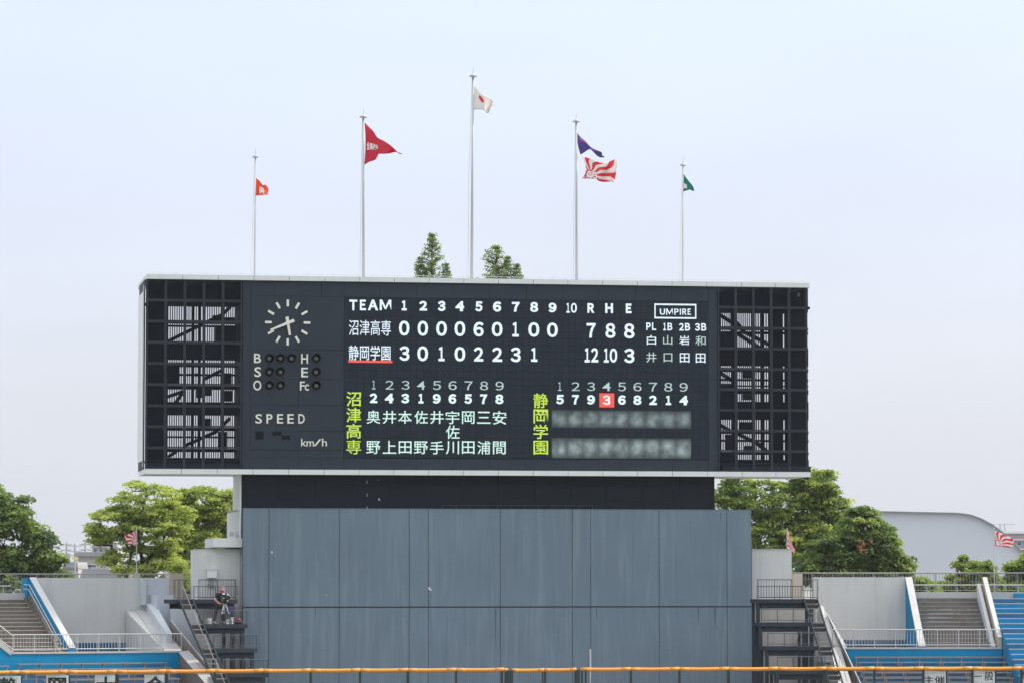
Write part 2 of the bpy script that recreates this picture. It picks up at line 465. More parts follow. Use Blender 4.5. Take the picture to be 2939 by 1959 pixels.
# lattice wings
def wing(cols, rows, cpy, rpx):
    us = [BF.hit(p, cpy)[0] for p in cols]; zs = [BF.hit(rpx, p)[1] for p in rows]
    zs[0] = ZT0; zs[-1] = ZB1
    du = (us[-1]-us[0])/(len(us)-1); dz = (zs[0]-zs[-1])/(len(zs)-1)
    t = 0.058
    mb = MB()
    a, b = du/2-0.006, dz/2-0.006
    mb.box(-a, -a+t, -0.05, 0.05, -b, b); mb.box(a-t, a, -0.05, 0.05, -b, b)
    mb.box(-a+t, a-t, -0.05, 0.05, -b, -b+t); mb.box(-a+t, a-t, -0.05, 0.05, b-t, b)
    fm = mb.mesh('grille_frame', M['frame'])
    mb = MB(); mb.box(-a+t, a-t, 0.0, 0.004, -b+t, b-t); sm = mb.mesh('mesh_screen', MESHMAT)
    for i in range(len(us)-1):
        for j in range(len(zs)-1):
            c = (us[0]+du*(i+.5), -0.0, zs[0]-dz*(j+.5))
            f = put(fm, 'grille_frame', S, c)
            q = link(D2.objects.new('mesh_screen', sm)); q.parent = f
    return us, zs
MESHMAT = D2.materials.new('fine_wire_mesh'); MESHMAT.use_nodes = True
t_ = MESHMAT.node_tree; b_ = t_.nodes['Principled BSDF']
b_.inputs['Base Color'].default_value = (0.020, 0.025, 0.036, 1); b_.inputs['Roughness'].default_value = 0.6
b_.inputs['Alpha'].default_value = 0.16
b_.inputs['Specular IOR Level'].default_value = 0.1
lc = [420, 476.5, 531.8, 586, 640, 694]; lrw = [803, 864, 923.7, 985.5, 1046, 1107.7, 1168.4, 1230, 1291, 1350.5]
rc = [2060.5, 2111, 2162.4, 2213.5, 2264.8, 2315.5]; rrw = [824.9, 883.2, 943, 1002.8, 1061.7, 1120.6, 1180, 1239.6, 1299, 1356.9]
wing(lc, lrw, 1000, 420); wing(rc, rrw, 1000, 2062)
# back wall of the wings: slats with gaps, solid strips, braces, floors
WB = 3.7
def backwall(x0, x1, opens, yb, ref, bar):
    """opens: [(px0, px1, n)] slotted strips; yb: [(y0, y1)] heights where the slots stay open"""
    ua, ub = BF.hit(x0, 1000, WB)[0], BF.hit(x1, 1000, WB)[0]
    zz = lambda y: BF.hit(ref, y, WB)[1]
    mb = MB(); prev = ua
    sl = MB()
    for a, b, n in opens:
        a_, b_ = BF.hit(a, 1000, WB)[0], BF.hit(b, 1000, WB)[0]
        mb.box(prev, a_, WB, WB+0.06, ZB1, ZT0)
        p = (b_-a_)/max(n-0.4, .6); gap = p*0.58
        for i in range(n-1):
            sl.box(a_+gap+p*i, a_+p*(i+1), WB, WB+0.05, ZB1, ZT0)
        prev = b_
    mb.box(prev, ub, WB, WB+0.06, ZB1, ZT0)
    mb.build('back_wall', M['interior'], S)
    sl.build('louvre_slats', M['slatmetal'], S, kind='stuff')
    ys = [bar[0]] + [v for p in yb for v in p] + [bar[1]]
    for i in range(0, len(ys), 2):
        z0, z1 = zz(ys[i+1]), zz(ys[i])
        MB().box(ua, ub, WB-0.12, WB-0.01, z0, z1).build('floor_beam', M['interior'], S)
backwall(418, 697, [(483, 526, 7), (535, 549, 3), (558, 568, 2), (577, 581, 1), (590, 633, 7), (645, 679, 6)],
         [(876, 921), (930, 933.5), (939, 982), (1033, 1043), (1053, 1072), (1078, 1104), (1117, 1153), (1191, 1226), (1235, 1251), (1256, 1287), (1296, 1313)], 560, (795, 1365))
backwall(2058, 2318, [(2070, 2098, 5), (2117, 2156, 7), (2165, 2182, 3), (2194, 2205, 2), (2247.5, 2251.5, 1)],
         [(896, 940), (948, 952), (959, 998), (1050, 1057), (1067, 1087), (1093, 1105), (1109, 1117), (1130, 1152), (1204, 1236), (1244, 1261), (1267, 1296), (1304, 1318)], 2160, (815, 1372))
def brace(x0, y0, x1, y1, th=0.16):
    a, b = BF.P(x0, y0, 3.3), BF.P(x1, y1, 3.3)
    d = Vector(b)-Vector(a); n = Vector((-d.z, 0, d.x)).normalized()*th/2
    MB().prism([(a[0]-n.x, a[2]-n.z), (b[0]-n.x, b[2]-n.z), (b[0]+n.x, b[2]+n.z), (a[0]+n.x, a[2]+n.z)], 3.2, 3.4).build('stair_stringer', M['interior'], S)
for q in ((482, 979, 640, 902), (640, 902, 662, 880), (586, 1087, 640, 1060), (482, 1137, 527, 1122), (530, 1278, 620, 1238), (620, 1238, 660, 1199),
          (500, 1160, 527, 1122), (482, 1310, 507, 1294),
          (2064, 903, 2104, 928), (2112, 925, 2128, 942), (2112, 955, 2184, 1000), (2126, 948, 2210, 990), (2064, 1068, 2104, 1092), (2064, 1217, 2104, 1240), (2116, 1243, 2182, 1276), (2160, 1262, 2210, 1300)):
    brace(*q)
def block(x0, y0, x1, y1, w=2.9):
    a = BF.hit(x0, y1, w); b = BF.hit(x1, y0, w)
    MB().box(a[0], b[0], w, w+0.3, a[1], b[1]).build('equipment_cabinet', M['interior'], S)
for q in ((645, 911, 673, 926), (618, 940, 678, 979), (612, 905, 636, 922), (481, 1050, 516, 1100), (645, 1070, 665, 1108), (588, 1200, 605, 1226), (565, 1117, 584, 1140), (560, 1070, 574, 1078),
          (628, 1238, 652, 1290), (590, 1105, 606, 1134), (645, 1120, 668, 1150), (568, 1190, 586, 1226), (2068, 955, 2100, 996), (2100, 890, 2110, 1000), (2134, 1060, 2158, 1084), (2134, 1130, 2158, 1146),
          (2124, 1210, 2158, 1235), (2068, 1100, 2102, 1150), (2086, 1246, 2104, 1290), (2140, 1278, 2160, 1300), (2068, 1300, 2100, 1320)):
    block(*q)
# interior ledges seen through the lowest row of the grilles
for a, b in ((422, 694), (2063, 2314)):
    u0, u1 = BF.hit(a, 1320, 1.2)[0], BF.hit(b, 1320, 1.2)[0]
    MB().box(u0, u1, 1.0, 3.5, 12.55, 12.62).build('interior_floor', M['frame'], S)
    MB().box(u0, u1, 0.3, 0.5, 12.17, 12.45).build('interior_ledge', M['frame'], S)
    MB().box(u0, u1, 0.3, 3.6, ZT0-1.02, ZT0-0.9).build('interior_ceiling', M['interior'], S)
u, z = BF.hit(2292, 846, 1.0); MB().box(u-.06, u+.06, 1.0, 1.02, z-.11, z+.11).build('bright_gap_panel', M['white'], S)  # white panel standing in for a bright hole through the wing
# cladding panels of the closed part
core = MB().box(BF.hit(696, 1000)[0], BF.hit(2059.5, 1000)[0], 0.05, 4.2, ZB1, ZT0).build('cabinet_core', M['clad2'], S)
def clad(xs, ys, ref, name='cladding_panel', mat='clad', w=0.0, d=0.048, zs=None):
    us = [BF.hit(p, 1000, w)[0] for p in xs]
    zs = zs or [BF.hit(ref, p, w)[1] for p in ys]
    g = 0.007
    for i in range(len(us)-1):
        for j in range(len(zs)-1):
            MB().box(us[i]+g, us[i+1]-g, w, w+d, zs[j+1]+g, zs[j]-g).build(name, M[mat], S)
zt_, zb_ = ZT0, ZB1
zq = lambda x, y: BF.hit(x, y)[1]
ZSc1, ZSc0 = zq(987.5, 852.7), zq(987.5, 1312.6)
clad([696, 720], None, 0, zs=[zt_, zq(700, 945), zq(700, 1087), zq(700, 1215), zb_])
clad([720, 790, 858, 922, 987.5], None, 0, zs=[zt_, zq(850, 850)])
clad([720, 858, 987.5], None, 0, zs=[zq(850, 850), zq(850, 1003), zq(850, 1087), zq(850, 1161)])
clad([720, 858, 987.5], None, 0, zs=[zq(850, 1161), zq(850, 1236), zq(850, 1290), zq(850, 1312.6)])
xs_b = [720, 790, 858, 922, 987.5] + [987.5+(2033-987.5)/10*i for i in range(1, 11)]
clad(xs_b, None, 0, zs=[zq(850, 1312.6), zb_])
clad([987.5+(2033-987.5)/10*i for i in range(11)], None, 0, zs=[zt_, ZSc1])
clad([2033, 2059.5], None, 0, zs=[zt_, zq(2040, 945), zq(2040, 1087), zq(2040, 1215), zb_])
# LED display face
a = BF.hit(987.5, 1000)[0]; b = BF.hit(2033, 1000)[0]
SC = MB().box(a+.01, b-.01, -0.015, 0.045, ZSc0+.01, ZSc1-.01).build('display_screen', M['ledface'], S)
# clock
ck = BF.hit(380+1092/2.45, 760+405/2.45)
clk = MB().lathe((ck[0], 0.0, ck[1]), [(0.10, 0), (0.10, 0.03), (0.05, 0.035)], 16, 'y').build('clock', M['letter'], S)
PXU = 1/60.2
def handbar(name, p0, p1, wd0, wd1, w0, w1):
    a, b = Vector((*p0,)), Vector((*p1,)); d = (b-a).normalized(); n = Vector((-d.y, d.x))
    pts = [a-n*wd0/2, a+n*wd0/2, b+n*wd1/2, b-n*wd1/2]
    return MB().prism([(p.x, p.y) for p in pts], w0, w1).build(name, M['letter'], clk)
for k in range(12):
    t = R(30*k)
    r0, r1 = 112/2.45*PXU, 159/2.45*PXU
    handbar('hour_mark', (ck[0]+r0*math.sin(t), ck[1]+r0*math.cos(t)), (ck[0]+r1*math.sin(t), ck[1]+r1*math.cos(t)), 0.11, 0.11, -0.04, -0.001)
def cpt(x, y): return BF.hit(380+x/2.45, 760+y/2.45)
handbar('minute_hand', cpt(1136, 391), cpt(970, 458), 0.15, 0.08, -0.105, -0.075)
handbar('hour_hand', cpt(1086, 366), cpt(1107, 495), 0.15, 0.10, -0.07, -0.04)
# count lamps
for x, y in ((962,655),(1040,655),(1118,655),(1292,655),(962,750),(1040,750),(1292,750),(962,845),(1040,845),(1292,845)):
    u, z = cpt(x, y)
    h = MB().lathe((u, -0.002, z), [(0.205, 0), (0.205, 0.03), (0.19, 0.04), (0.185, 0.01), (0.02, 0.005)], 20, 'y').build('count_lamp', M['hood'], S)
    mb = MB()                                                # visor over the lamp
    n = 12
    for k in range(n):
        t0, t1 = math.pi*k/n, math.pi*(k+1)/n
        for (ta, tb) in ((t0, t1),):
            i = len(mb.v)
            mb.v += [(u+.2*math.cos(ta), -.03, z+.2*math.sin(ta)), (u+.2*math.cos(tb), -.03, z+.2*math.sin(tb)), (u+.2*math.cos(tb), -.30, z+.2*math.sin(tb)), (u+.2*math.cos(ta), -.30, z+.2*math.sin(ta)),
                     (u+.19*math.cos(ta), -.03, z+.19*math.sin(ta)), (u+.19*math.cos(tb), -.03, z+.19*math.sin(tb)), (u+.19*math.cos(tb), -.30, z+.19*math.sin(tb)), (u+.19*math.cos(ta), -.30, z+.19*math.sin(ta))]
            mb.f += [(i, i+1, i+2, i+3), (i+7, i+6, i+5, i+4), (i+3, i+2, i+6, i+7)]
    mb.build('visor', M['hood'], h)
    MB().lathe((u, -0.01, z), [(0.105, 0), (0.10, 0.03), (0.075, 0.06), (0.04, 0.075)], 16, 'y').build('bulb', M['lampg'], h, smooth=True)
def L1(s, x0, y0, x1, y1, name='lettering', bold=0.012, mat='letter'):
    letters(name, s, M[mat], S, pxbox(BF, -0.03, 380+x0/2.45, 760+y0/2.45, 380+x1/2.45, 760+y1/2.45), -0.001, bold, 0.03)
L1('B',855,622,905,687); L1('S',857,716,905,785); L1('O',850,810,907,880); L1('H',1187,625,1235,692); L1('E',1187,720,1235,787)
L1('F',1178,817,1212,880); L1('c',1212,837,1242,881)
for c, x0, x1 in (('S',865,912),('P',943,985),('E',1017,1060),('E',1090,1135),('D',1167,1212)): L1(c, x0, 1046, x1, 1112)
L1('km', 1187, 1220, 1277, 1272, bold=0.004); L1('/', 1277, 1222, 1328, 1270, bold=0.0); L1('h', 1333, 1218, 1368, 1272, bold=0.004)
fr0, fr1 = cpt(862, 1295), cpt(1170, 1165)
mb = MB()
mb.box(fr0[0], fr1[0], -.012, -.002, fr0[1], fr0[1]+.03); mb.box(fr0[0], fr1[0], -.012, -.002, fr1[1]-.03, fr1[1])
mb.box(fr0[0], fr0[0]+.03, -.012, -.002, fr0[1]+.03, fr1[1]-.03); mb.box(fr1[0]-.03, fr1[0], -.012, -.002, fr0[1]+.03, fr1[1]-.03)
mb.build('speed_display_frame', M['clad'], S)
for x0, y0, x1, y1 in ((860,1168,922,1225),(985,1165,1048,1197),(1049,1197,1110,1227)):
    a, b = cpt(x0, y1), cpt(x1, y0)
    MB().box(a[0], b[0], -.011, -.003, a[1], b[1]).build('display_module', M['hood'], S)

# ---- lit text on the display
WS = -0.017
FW = {c: chr(ord(c)+0xFEE0) for c in '012356789MRHETAUPIBL'}
def T(base, s, x0, y0, x1, y1, mat='led', bold=0.0, name='lit_text'):
    bx, by, k = base
    s = FW.get(s, s)
    letters(name, s, M[mat], SC, pxbox(BF, WS, bx+x0/k, by+y0/k, bx+x1/k, by+y1/k), WS+.001, bold, 0.006)
A = (960, 820, 2.903); B = (1500, 820, 2.903)
for s, x0, x1 in (('T',124,190),('E',212,262),('A',278,364),('M',377,473)): T(A,s,x0,118,x1,205,'ledv',.022 if s == 'M' else .04)
for s, x0, y0, x1, y1 in (('1',560,125,602,207),('2',705,128,772,208),('3',860,128,925,212),('4',1008,130,1080,213),('5',1172,132,1233,215),('6',1320,133,1390,217),('7',1478,137,1542,217),('8',1630,137,1697,220)):
    T(A,s,x0,y0,x1,y1,'ledv',.055)
for s, x0, y0, x1, y1 in (('0',537,292,625,415),('0',692,293,780,417),('0',847,296,937,418),('0',1000,297,1090,420),('6',1158,302,1243,422),('0',1310,302,1400,422),('1',1482,305,1535,424),('0',1615,305,1707,425),
                          ('3',540,502,625,622),('0',690,502,780,625),('1',866,507,917,625),('0',1000,507,1090,627),('2',1160,510,1240,627),('2',1313,512,1397,630),('3',1467,512,1552,633),('1',1638,515,1690,630)):
    T(A,s,x0,y0,x1,y1,'ledv',.034)
T(A,'沼津高専',120,288,470,412,'ledv',.002); T(A,'静岡学園',118,497,467,617,'ledv',.006)
def bar(base, x0, y0, x1, y1, mat, nm='lit_bar', w=WS):
    bx, by, k = base
    q = pxbox(BF, w, bx+x0/k, by+y0/k, bx+x1/k, by+y1/k)
    return MB().box(q[0], q[2], w-.004, w+.001, q[1], q[3]).build(nm, M[mat], SC)
bar(A,115,622,482,637,'ledr','lit_underline')
for s, x0, y0, x1, y1 in (('9',215,143,283,222),('1',364,145,393,226),('0',402,145,452,226),('R',540,147,598,227),('H',688,148,753,228),('E',860,150,907,230)):
    T(B,s,x0,y0,x1,y1,'ledv',.055 if x0 > 460 or x0 < 300 else .03)
for s, x0, y0, x1, y1 in (('0',203,308,293,428),('7',533,312,608,432),('8',690,313,773,435),('8',845,315,932,438),('1',517,517,560,635),('2',570,517,630,635),('1',677,520,717,637),('0',725,520,788,637),('3',845,522,932,640)):
    T(B,s,x0,y0,x1,y1,'ledv',.034)
for s, x0, x1 in (('U',1143,1187),('M',1196,1252),('P',1264,1300),('R',1330,1366),('E',1375,1401)): T(B,s,x0,192,x1,243,'ledv',.015 if s == 'M' else .03)
bar(B,1310,192,1319,243,'ledv','lit_text')
for q in ((1098,153,1447,162),(1098,264,1447,273),(1098,162,1108,264),(1437,162,1447,264)): bar(B,*q,'ledv','lit_frame')
for s, x0, y0, x1, y1 in (('P',1030,308,1068,370),('L',1078,308,1112,370),('1',1172,310,1195,372),('B',1207,310,1247,372),('2',1303,312,1343,374),('B',1353,312,1395,374),('3',1435,313,1477,375),('B',1488,313,1530,375)): T(B,s,x0,y0,x1,y1,'ledv',.034)
for s, x0, y0, x1, y1 in (('白',1035,412,1112,490),('山',1170,412,1247,490),('岩',1305,415,1390,492),('和',1440,417,1525,495),('井',1030,553,1115,635),('口',1175,560,1247,632),('田',1310,560,1390,637),('田',1443,562,1523,640)):
    T(B,s,x0,y0,x1,y1,'ledt' if s in '山和井口' else 'ledv',.006)
for i, (x0, x1) in enumerate(((313,342),(425,493),(558,625),(687,755),(820,887),(950,1018),(1083,1150),(1213,1280),(1342,1410))):
    T(A,str(i+1),x0,787+i,x1,859+i,'ledt',.004)
for s, x0, x1, i in (('2',292,357,0),('4',420,492,1),('3',555,622,2),('1',700,742,3),('9',818,885,4),('6',950,1016,5),('5',1082,1145,6),('7',1213,1272,7),('8',1340,1408,8)):
    T(A,s,x0,893+i*1.1,x1,973+i*1.1,'led',.055)
for s, x0, x1, y0, y1 in (('奥',268,382,1035,1145),('井',402,515,1038,1145),('本',530,645,1038,1145),('佐',665,778,1038,1145),('井',797,910,1040,1147),('宇',927,1040,1040,1148),('岡',1062,1167,1042,1147),('三',1188,1300,1045,1145),('安',1318,1433,1040,1152),
                          ('佐',928,1042,1160,1272),
                          ('野',265,382,1290,1397),('上',402,515,1287,1395),('田',535,642,1292,1395),('野',662,778,1292,1398),('手',795,910,1292,1400),('川',928,1038,1290,1400),('田',1062,1167,1292,1397),('浦',1190,1300,1290,1400),('間',1320,1427,1293,1400)):
    T(A,s,x0,y0,x1,y1,'ledg',.006)
for s, y0, y1 in (('沼',880,1000),('津',1012,1135),('高',1145,1268),('専',1280,1400)): T(A,s,98,y0,222,y1,'ledy',.002 if s == '専' else .012)
for i, (x0, x1) in enumerate(((295,325),(408,475),(538,603),(665,733),(795,860),(923,990),(1052,1120),(1180,1248),(1308,1375))):
    T(B,str(i+1),x0,800+i*.8,x1,871+i*.8,'ledt',.004)
bar(B,640,893,763,1008,'ledr','lit_square')
for s, x0, x1, i in (('5',278,343,0),('7',412,468,1),('9',537,603,2),('3',667,732,3),('6',795,860,4),('8',922,990,5),('2',1052,1118,6),('1',1193,1237,7),('4',1307,1377,8)):
    if s == '3':
        letters('lit_text', FW.get(s,s), M['led'], SC, pxbox(BF, WS, 1500+x0/2.903, 820+910/2.903, 1500+x1/2.903, 820+988/2.903), WS-.003, .035, 0.006)
    else: T(B,s,x0,905+i,x1,983+i,'led',.055)
for s, y0, y1 in (('静',893,1015),('岡',1027,1143),('学',1152,1272),('園',1288,1403)): T(B,s,90,y0,212,y1,'ledy',.010)
# two rows of names that show only as soft smudges of light
def smudge(base, x0, y0, x1, y1, seed, st=.30):
    bx, by, k = base
    q = pxbox(BF, WS, bx+x0/k, by+y0/k, bx+x1/k, by+y1/k)
    m = D2.materials.new('led_soft_glow'); m.use_nodes = True
    t = m.node_tree; b = t.nodes['Principled BSDF']
    b.inputs['Base Color'].default_value = (0.017, 0.021, 0.028, 1); b.inputs['Roughness'].default_value = 0.45
    b.inputs['Emission Color'].default_value = (0.62, 0.80, 0.80, 1)
    g = t.nodes.new('ShaderNodeTexCoord'); s = t.nodes.new('ShaderNodeSeparateXYZ'); t.links.new(g.outputs['Generated'], s.inputs[0])
    def mth(op, a, bb=None, c=None):
        n = t.nodes.new('ShaderNodeMath'); n.operation = op
        for i, v in enumerate((a, bb, c)):
            if v is None: continue
            if isinstance(v, (int, float)): n.inputs[i].default_value = v
            else: t.links.new(v, n.inputs[i])
        return n.outputs[0]
    sx = mth('MULTIPLY', s.outputs[0], 9.0)
    cx = mth('SUBTRACT', mth('FRACT', sx), 0.5)
    gx = mth('ADD', mth('MULTIPLY', mth('COSINE', mth('MULTIPLY', cx, math.pi)), 0.6), 0.35)
    gz = mth('POWER', mth('SINE', mth('MULTIPLY', s.outputs[2], math.pi)), 0.9)
    nz = t.nodes.new('ShaderNodeTexNoise'); nz.noise_dimensions = '4D'; nz.inputs['W'].default_value = seed; nz.inputs['Scale'].default_value = 1
    mp = t.nodes.new('ShaderNodeMapping'); mp.inputs['Scale'].default_value = (17, 1, 2.0)
    t.links.new(g.outputs['Generated'], mp.inputs[0]); t.links.new(mp.outputs[0], nz.inputs['Vector'])
    nv = t.nodes.new('ShaderNodeMapRange'); nv.inputs[1].default_value = .35; nv.inputs[2].default_value = .7; nv.inputs[3].default_value = .35; nv.inputs[4].default_value = 1.2
    t.links.new(nz.outputs[0], nv.inputs[0])
    e = mth('MULTIPLY', mth('MULTIPLY', mth('MULTIPLY', gx, gz), nv.outputs[0]), st)
    t.links.new(e, b.inputs['Emission Strength'])
    MB().box(q[0], q[2], WS-.003, WS+.001, q[1], q[3]).build('blurred_name_row', m, SC)
smudge(B,243,1040,1403,1180,1.0); smudge(B,243,1270,1403,1435,5.0,.40)

# ================================================================== flagpoles on the roof
poles = [('slender white flagpole furthest left on the scoreboard roof, orange flag', 733.6, 730.5, 425, 450.6, .040),
         ('tall white flagpole flying the big red flag', 1043, 1043.2, 310, 336, .075),
         ('tallest white flagpole in the middle of the roof, flying a white flag with red disc', 1358, 1353.5, 192, 219, .078),
         ('tall white flagpole flying a purple flag above a red and white striped flag', 1654, 1655, 323, 349, .072),
         ('slender white flagpole furthest right on the scoreboard roof, green flag', 1960.3, 1959.2, 448, 474.6, .040)]
WP = 2.5
POLE = []
for lb, xt, xb, yt, yd, r in poles:
    ub = BF.hit(xb, 800, WP)[0]; ut, ztip = BF.hit(xt, yt, WP); zd = BF.hit(xt, yd, WP)[1]
    p = thing('flagpole', lb, 'flagpole', BF, (ub, WP, ZT1-.02), 'flagpoles on the scoreboard roof')
    MB().tube((ub, WP, ZT1-.02), (ut, WP, zd), r, 12, r*.62).build('pole', M['pole'], p, smooth=True)
    MB().lathe((ub, WP, ZT1-.02), [(r*2.4, 0), (r*2.4, .06), (r*1.2, .12)], 12).build('base_collar', M['pole'], p)
    MB().lathe((ut, WP, zd), [(r*.6, -.06), (.11+r, -.03), (.12+r, .02), (r*.8, .08), (.03, .16)], 14).build('pole_cap', M['pole'], p, smooth=True)
    MB().tube((ut, WP, zd+.15), (ut, WP, ztip), .018, 6, .006).build('spike', M['pole'], p)
    s = -1
    MB().path([(ub+s*(r+.10), WP-.05, ZT1), (ub+s*(r+.07), WP-.05, (ZT1+zd)/2), (ut+s*(r*.6+.01), WP-.05, zd-.05)], .011, 4).build('halyard', M['galv'], p)
    POLE.append((ub, ut, zd))
# ================================================================== concrete blocks beside the backscreen
lt = thing('concrete_tower', 'stepped pale concrete tower left of the backscreen with a grey junction box', 'building', BF, (-14, 3, 0))
a0, z0 = BF.hit(570, 1577, .6); b0 = BF.hit(696, 1577, .6)[0]
MB().box(a0, b0-.02, .6, 5.5, 0, z0).build('lower_block', M['concrete'], lt)
MB().box(a0-.015, b0, .58, 5.52, z0+.002, z0+.05).build('coping', M['conccap'], lt)
u0 = BF.hit(500, 1720, .9)[0]
MB().box(u0, a0-.003, 2.4, 5, 0, BF.hit(520, 1728, .9)[1]).build('low_wall', M['concpale'], lt)
sa, sz1 = BF.hit(612, 1543, .2); sz0 = BF.hit(612, 1569, .2)[1]
MB().box(sa, b0-.03, .2, 5.0, sz0, sz1).build('projecting_slab', M['fascia'], lt)
sa2 = BF.hit(675, 1500, 1.4)[0]; tz = BF.hit(690, 1467, 1.4)[1]
mb = MB(); zz_ = sz1+.01
while zz_ < tz:
    mb.box(sa2, b0, 1.4, 6.0, zz_, min(tz, zz_+.075)); mb.box(sa2+.012, b0-.012, 1.412, 5.99, zz_+.075, zz_+.09); zz_ += .09
mb.build('ribbed_upper_block', M['fascia'], lt)
MB().box(sa2, b0-.05, 1.4, 4.5, z0+.051, sz0-.001).build('neck', M['concrete'], lt)
for px in (664, 683):
    u, z = BF.hit(px, 1530, 1.38)
    MB().lathe((u, 1.4, z), [(0.09, 0), (0.12, .05), (0.12, .12), (0.07, .13)], 12, 'y').build('vent_hood', M['galv'], lt)
q = pxbox(BF, .45, 594, 1633, 622.5, 1657)
jb = thing('junction_box', 'light grey wall box with pipes above the top camera platform', 'box', BF, (q[0], .6, q[1]))
MB().box(q[0], q[2], .42, .579, q[1], q[3]).build('box_body', M['fascia'], jb)
MB().box(q[0]-.02, q[2]+.02, .39, .578, q[3]+.001, q[3]+.03).build('box_lid', M['fascia'], jb)
for dx in (.12, .25): MB().tube((q[0]+dx, .52, q[1]), (q[0]+dx, .52, q[1]-.28), .022).build('pipe', M['railgrey'], jb)
MB().box(q[0]+.05, q[0]+.18, .47, .578, q[1]-.4, q[1]-.28).build('pull_box', M['railgrey'], jb)
MB().box(q[0]+.2, q[0]+.33, .47, .578, q[1]-.42, q[1]-.30).build('pull_box', M['railgrey'], jb)
rt = thing('concrete_tower', 'plain pale concrete block right of the backscreen, a striped flag at its corner', 'building', BF, (13, 3, 0))
a1 = BF.hit(2158, 1577, .6)[0]; b1, z1 = BF.hit(2272, 1577, .6)
MB().box(a1-.01, b1+.015, .58, 5.52, z1+.002, z1+.05).build('coping', M['conccap'], rt)
b2, z2 = BF.hit(2340, 1726, .9)
MB().box(a1, b1, .6, 5.5, z2+.04, z1).build('upper_block', M['concrete'], rt)
MB().box(a1, b1, .62, 5.5, 0, z2+.02).build('lower_block', M['lowwall'], rt)  # lower part in the browner colour that carries the shadow
MB().box(b1+.003, b2, .9, 3.5, 0, z2).build('low_wall', M['lowwall'], rt)
p0, pz = BF.hit(2276, 1645, 2.2); p1 = BF.hit(2303, 1645, 2.2)[0]
MB().box(p0, p1, 2.2, 2.8, z2, pz).build('beige_pier', M['beige'], rt)

# ================================================================== railings helper
def rail(name, label, cat, fr, u0, u1, w, zf, zb, zt, post, bal, mat, rt_=.022, rb=.016, group=None, rp=.02, cap=None):
    t = thing(name, label, cat, fr, ((u0+u1)/2, w, zf), group)
    MB().tube((u0-.02, w, zt), (u1+.02, w, zt), rt_, 8).build('top_rail', mat, t)
    if zb is not None: MB().tube((u0, w, zb), (u1, w, zb), rb, 8).build('lower_rail', mat, t)
    n = max(1, round((u1-u0)/post))
    for i in range(n+1):
        x = u0+(u1-u0)*i/n
        MB().tube((x, w, zf), (x, w, zt-rt_*.5), rp, 6).build('post', mat, t)
    if bal:
        m = max(2, round((u1-u0)/bal)); mb = MB(); z_ = zb if zb is not None else zf
        for i in range(m):
            x = u0+(u1-u0)*(i+.5)/m
            mb.tube((x, w, z_), (x, w, zt-.01), rp*.5, 4, cap=False)
        mb.build('balusters', mat, t, kind='stuff')
    return t

# ================================================================== steel camera platforms
TRF = Frame((2300-CX)/F*172.5, 172.5, 11)
def platforms(fr, decks, stair, side, lab, D_, cat='platform'):
    T_ = thing('steel_platform_tower', lab, cat, fr, (fr.hit(stair[0], 1719, 0)[0], 0, 0))
    ST = M['steel']; zs = []
    for k, (x0, x1, y) in enumerate(decks):
        w = -D_*k
        u0, z = fr.hit(x0, y, w); u1 = fr.hit(x1, y, w)[0]; zs.append(z)
        MB().box(u0, u1, w, w+D_-.02, z-.19, z).build('deck', ST, T_)
        MB().box(u0+.25, u1-.12, w+.12, w+.2, z-.44, z-.192).build('beam', ST, T_)
        MB().box(u0+.25, u1-.12, w+D_-.2, w+D_-.1, z-.44, z-.192).build('beam', ST, T_)
        for u in (u0+.12, u1-.25) if side > 0 else (u0+.55, u1-.2):
            if side < 0 and k < 2 and u < u1-1: continue
            MB().box(u-.08, u+.08, w+.1, w+.24, 0, z-.192).build('column', ST, T_)
            MB().box(u-.06, u+.06, w+D_-.24, w+D_-.12, 0, z-.192).build('column', ST, T_)
    # continuous stair down the decks, one flight per level
    us0 = fr.hit(stair[0], 1719, 0)[0]; us1 = fr.hit(stair[1], 1719, 0)[0]
    for k in range(len(decks)):
        z0_ = zs[k]; z1_ = zs[k+1] if k+1 < len(zs) else zs[k]-1.11
        w0_ = -D_*k
        n = 5; h = (z0_-z1_)/n
        for i in range(n):
            z = z0_-h*(i+1) if i < n-1 else z1_
            MB().box(us0+.03, us1-.03, w0_-D_*(i+1)/n, w0_-D_*i/n+.02, z-.03+.03*(i==n-1)*0, z+.004*(i==n-1)).build('tread', M['railgrey'], T_)
        for u in (us0, us1):
            MB().drop([(u-.025, w0_, z0_+.03), (u-.025, w0_-D_, z1_+.03), (u+.025, w0_-D_, z1_+.03), (u+.025, w0_, z0_+.03)],
                      [z0_-.12, z1_-.12, z1_-.12, z0_-.12]).build('stringer', ST, T_)
        for i in range(2):
            z = z0_-h*(i+1)
            MB().box(us0+.03, us1-.03, w0_-D_*i/n-.02, w0_-D_*i/n, z+.002, z+h-.04).build('dark_gap_strip', M['rubber'], T_)  # black strips added as the dark backdrop behind the upper treads
    return T_, zs, us0, us1
DLEV, DREV = 1.45, 1.2
LD = [(500, 682, 1719), (584, 711, 1790), (610, 739, 1860), (638, 770, 1931)]
RD = [(2171, 2346, 1718), (2178, 2325, 1785), (2196, 2347, 1853.5), (2223, 2370, 1922)]
TL, zL, sl0, sl1 = platforms(LF, LD, (515, 553), -1, 'dark steel camera platforms stepping down with a stair, left of the backscreen', DLEV)
TR, zR, sr0, sr1 = platforms(TRF, RD, (2308, 2346), 1, 'dark steel camera platforms stepping down with a stair, right of the backscreen', DREV)
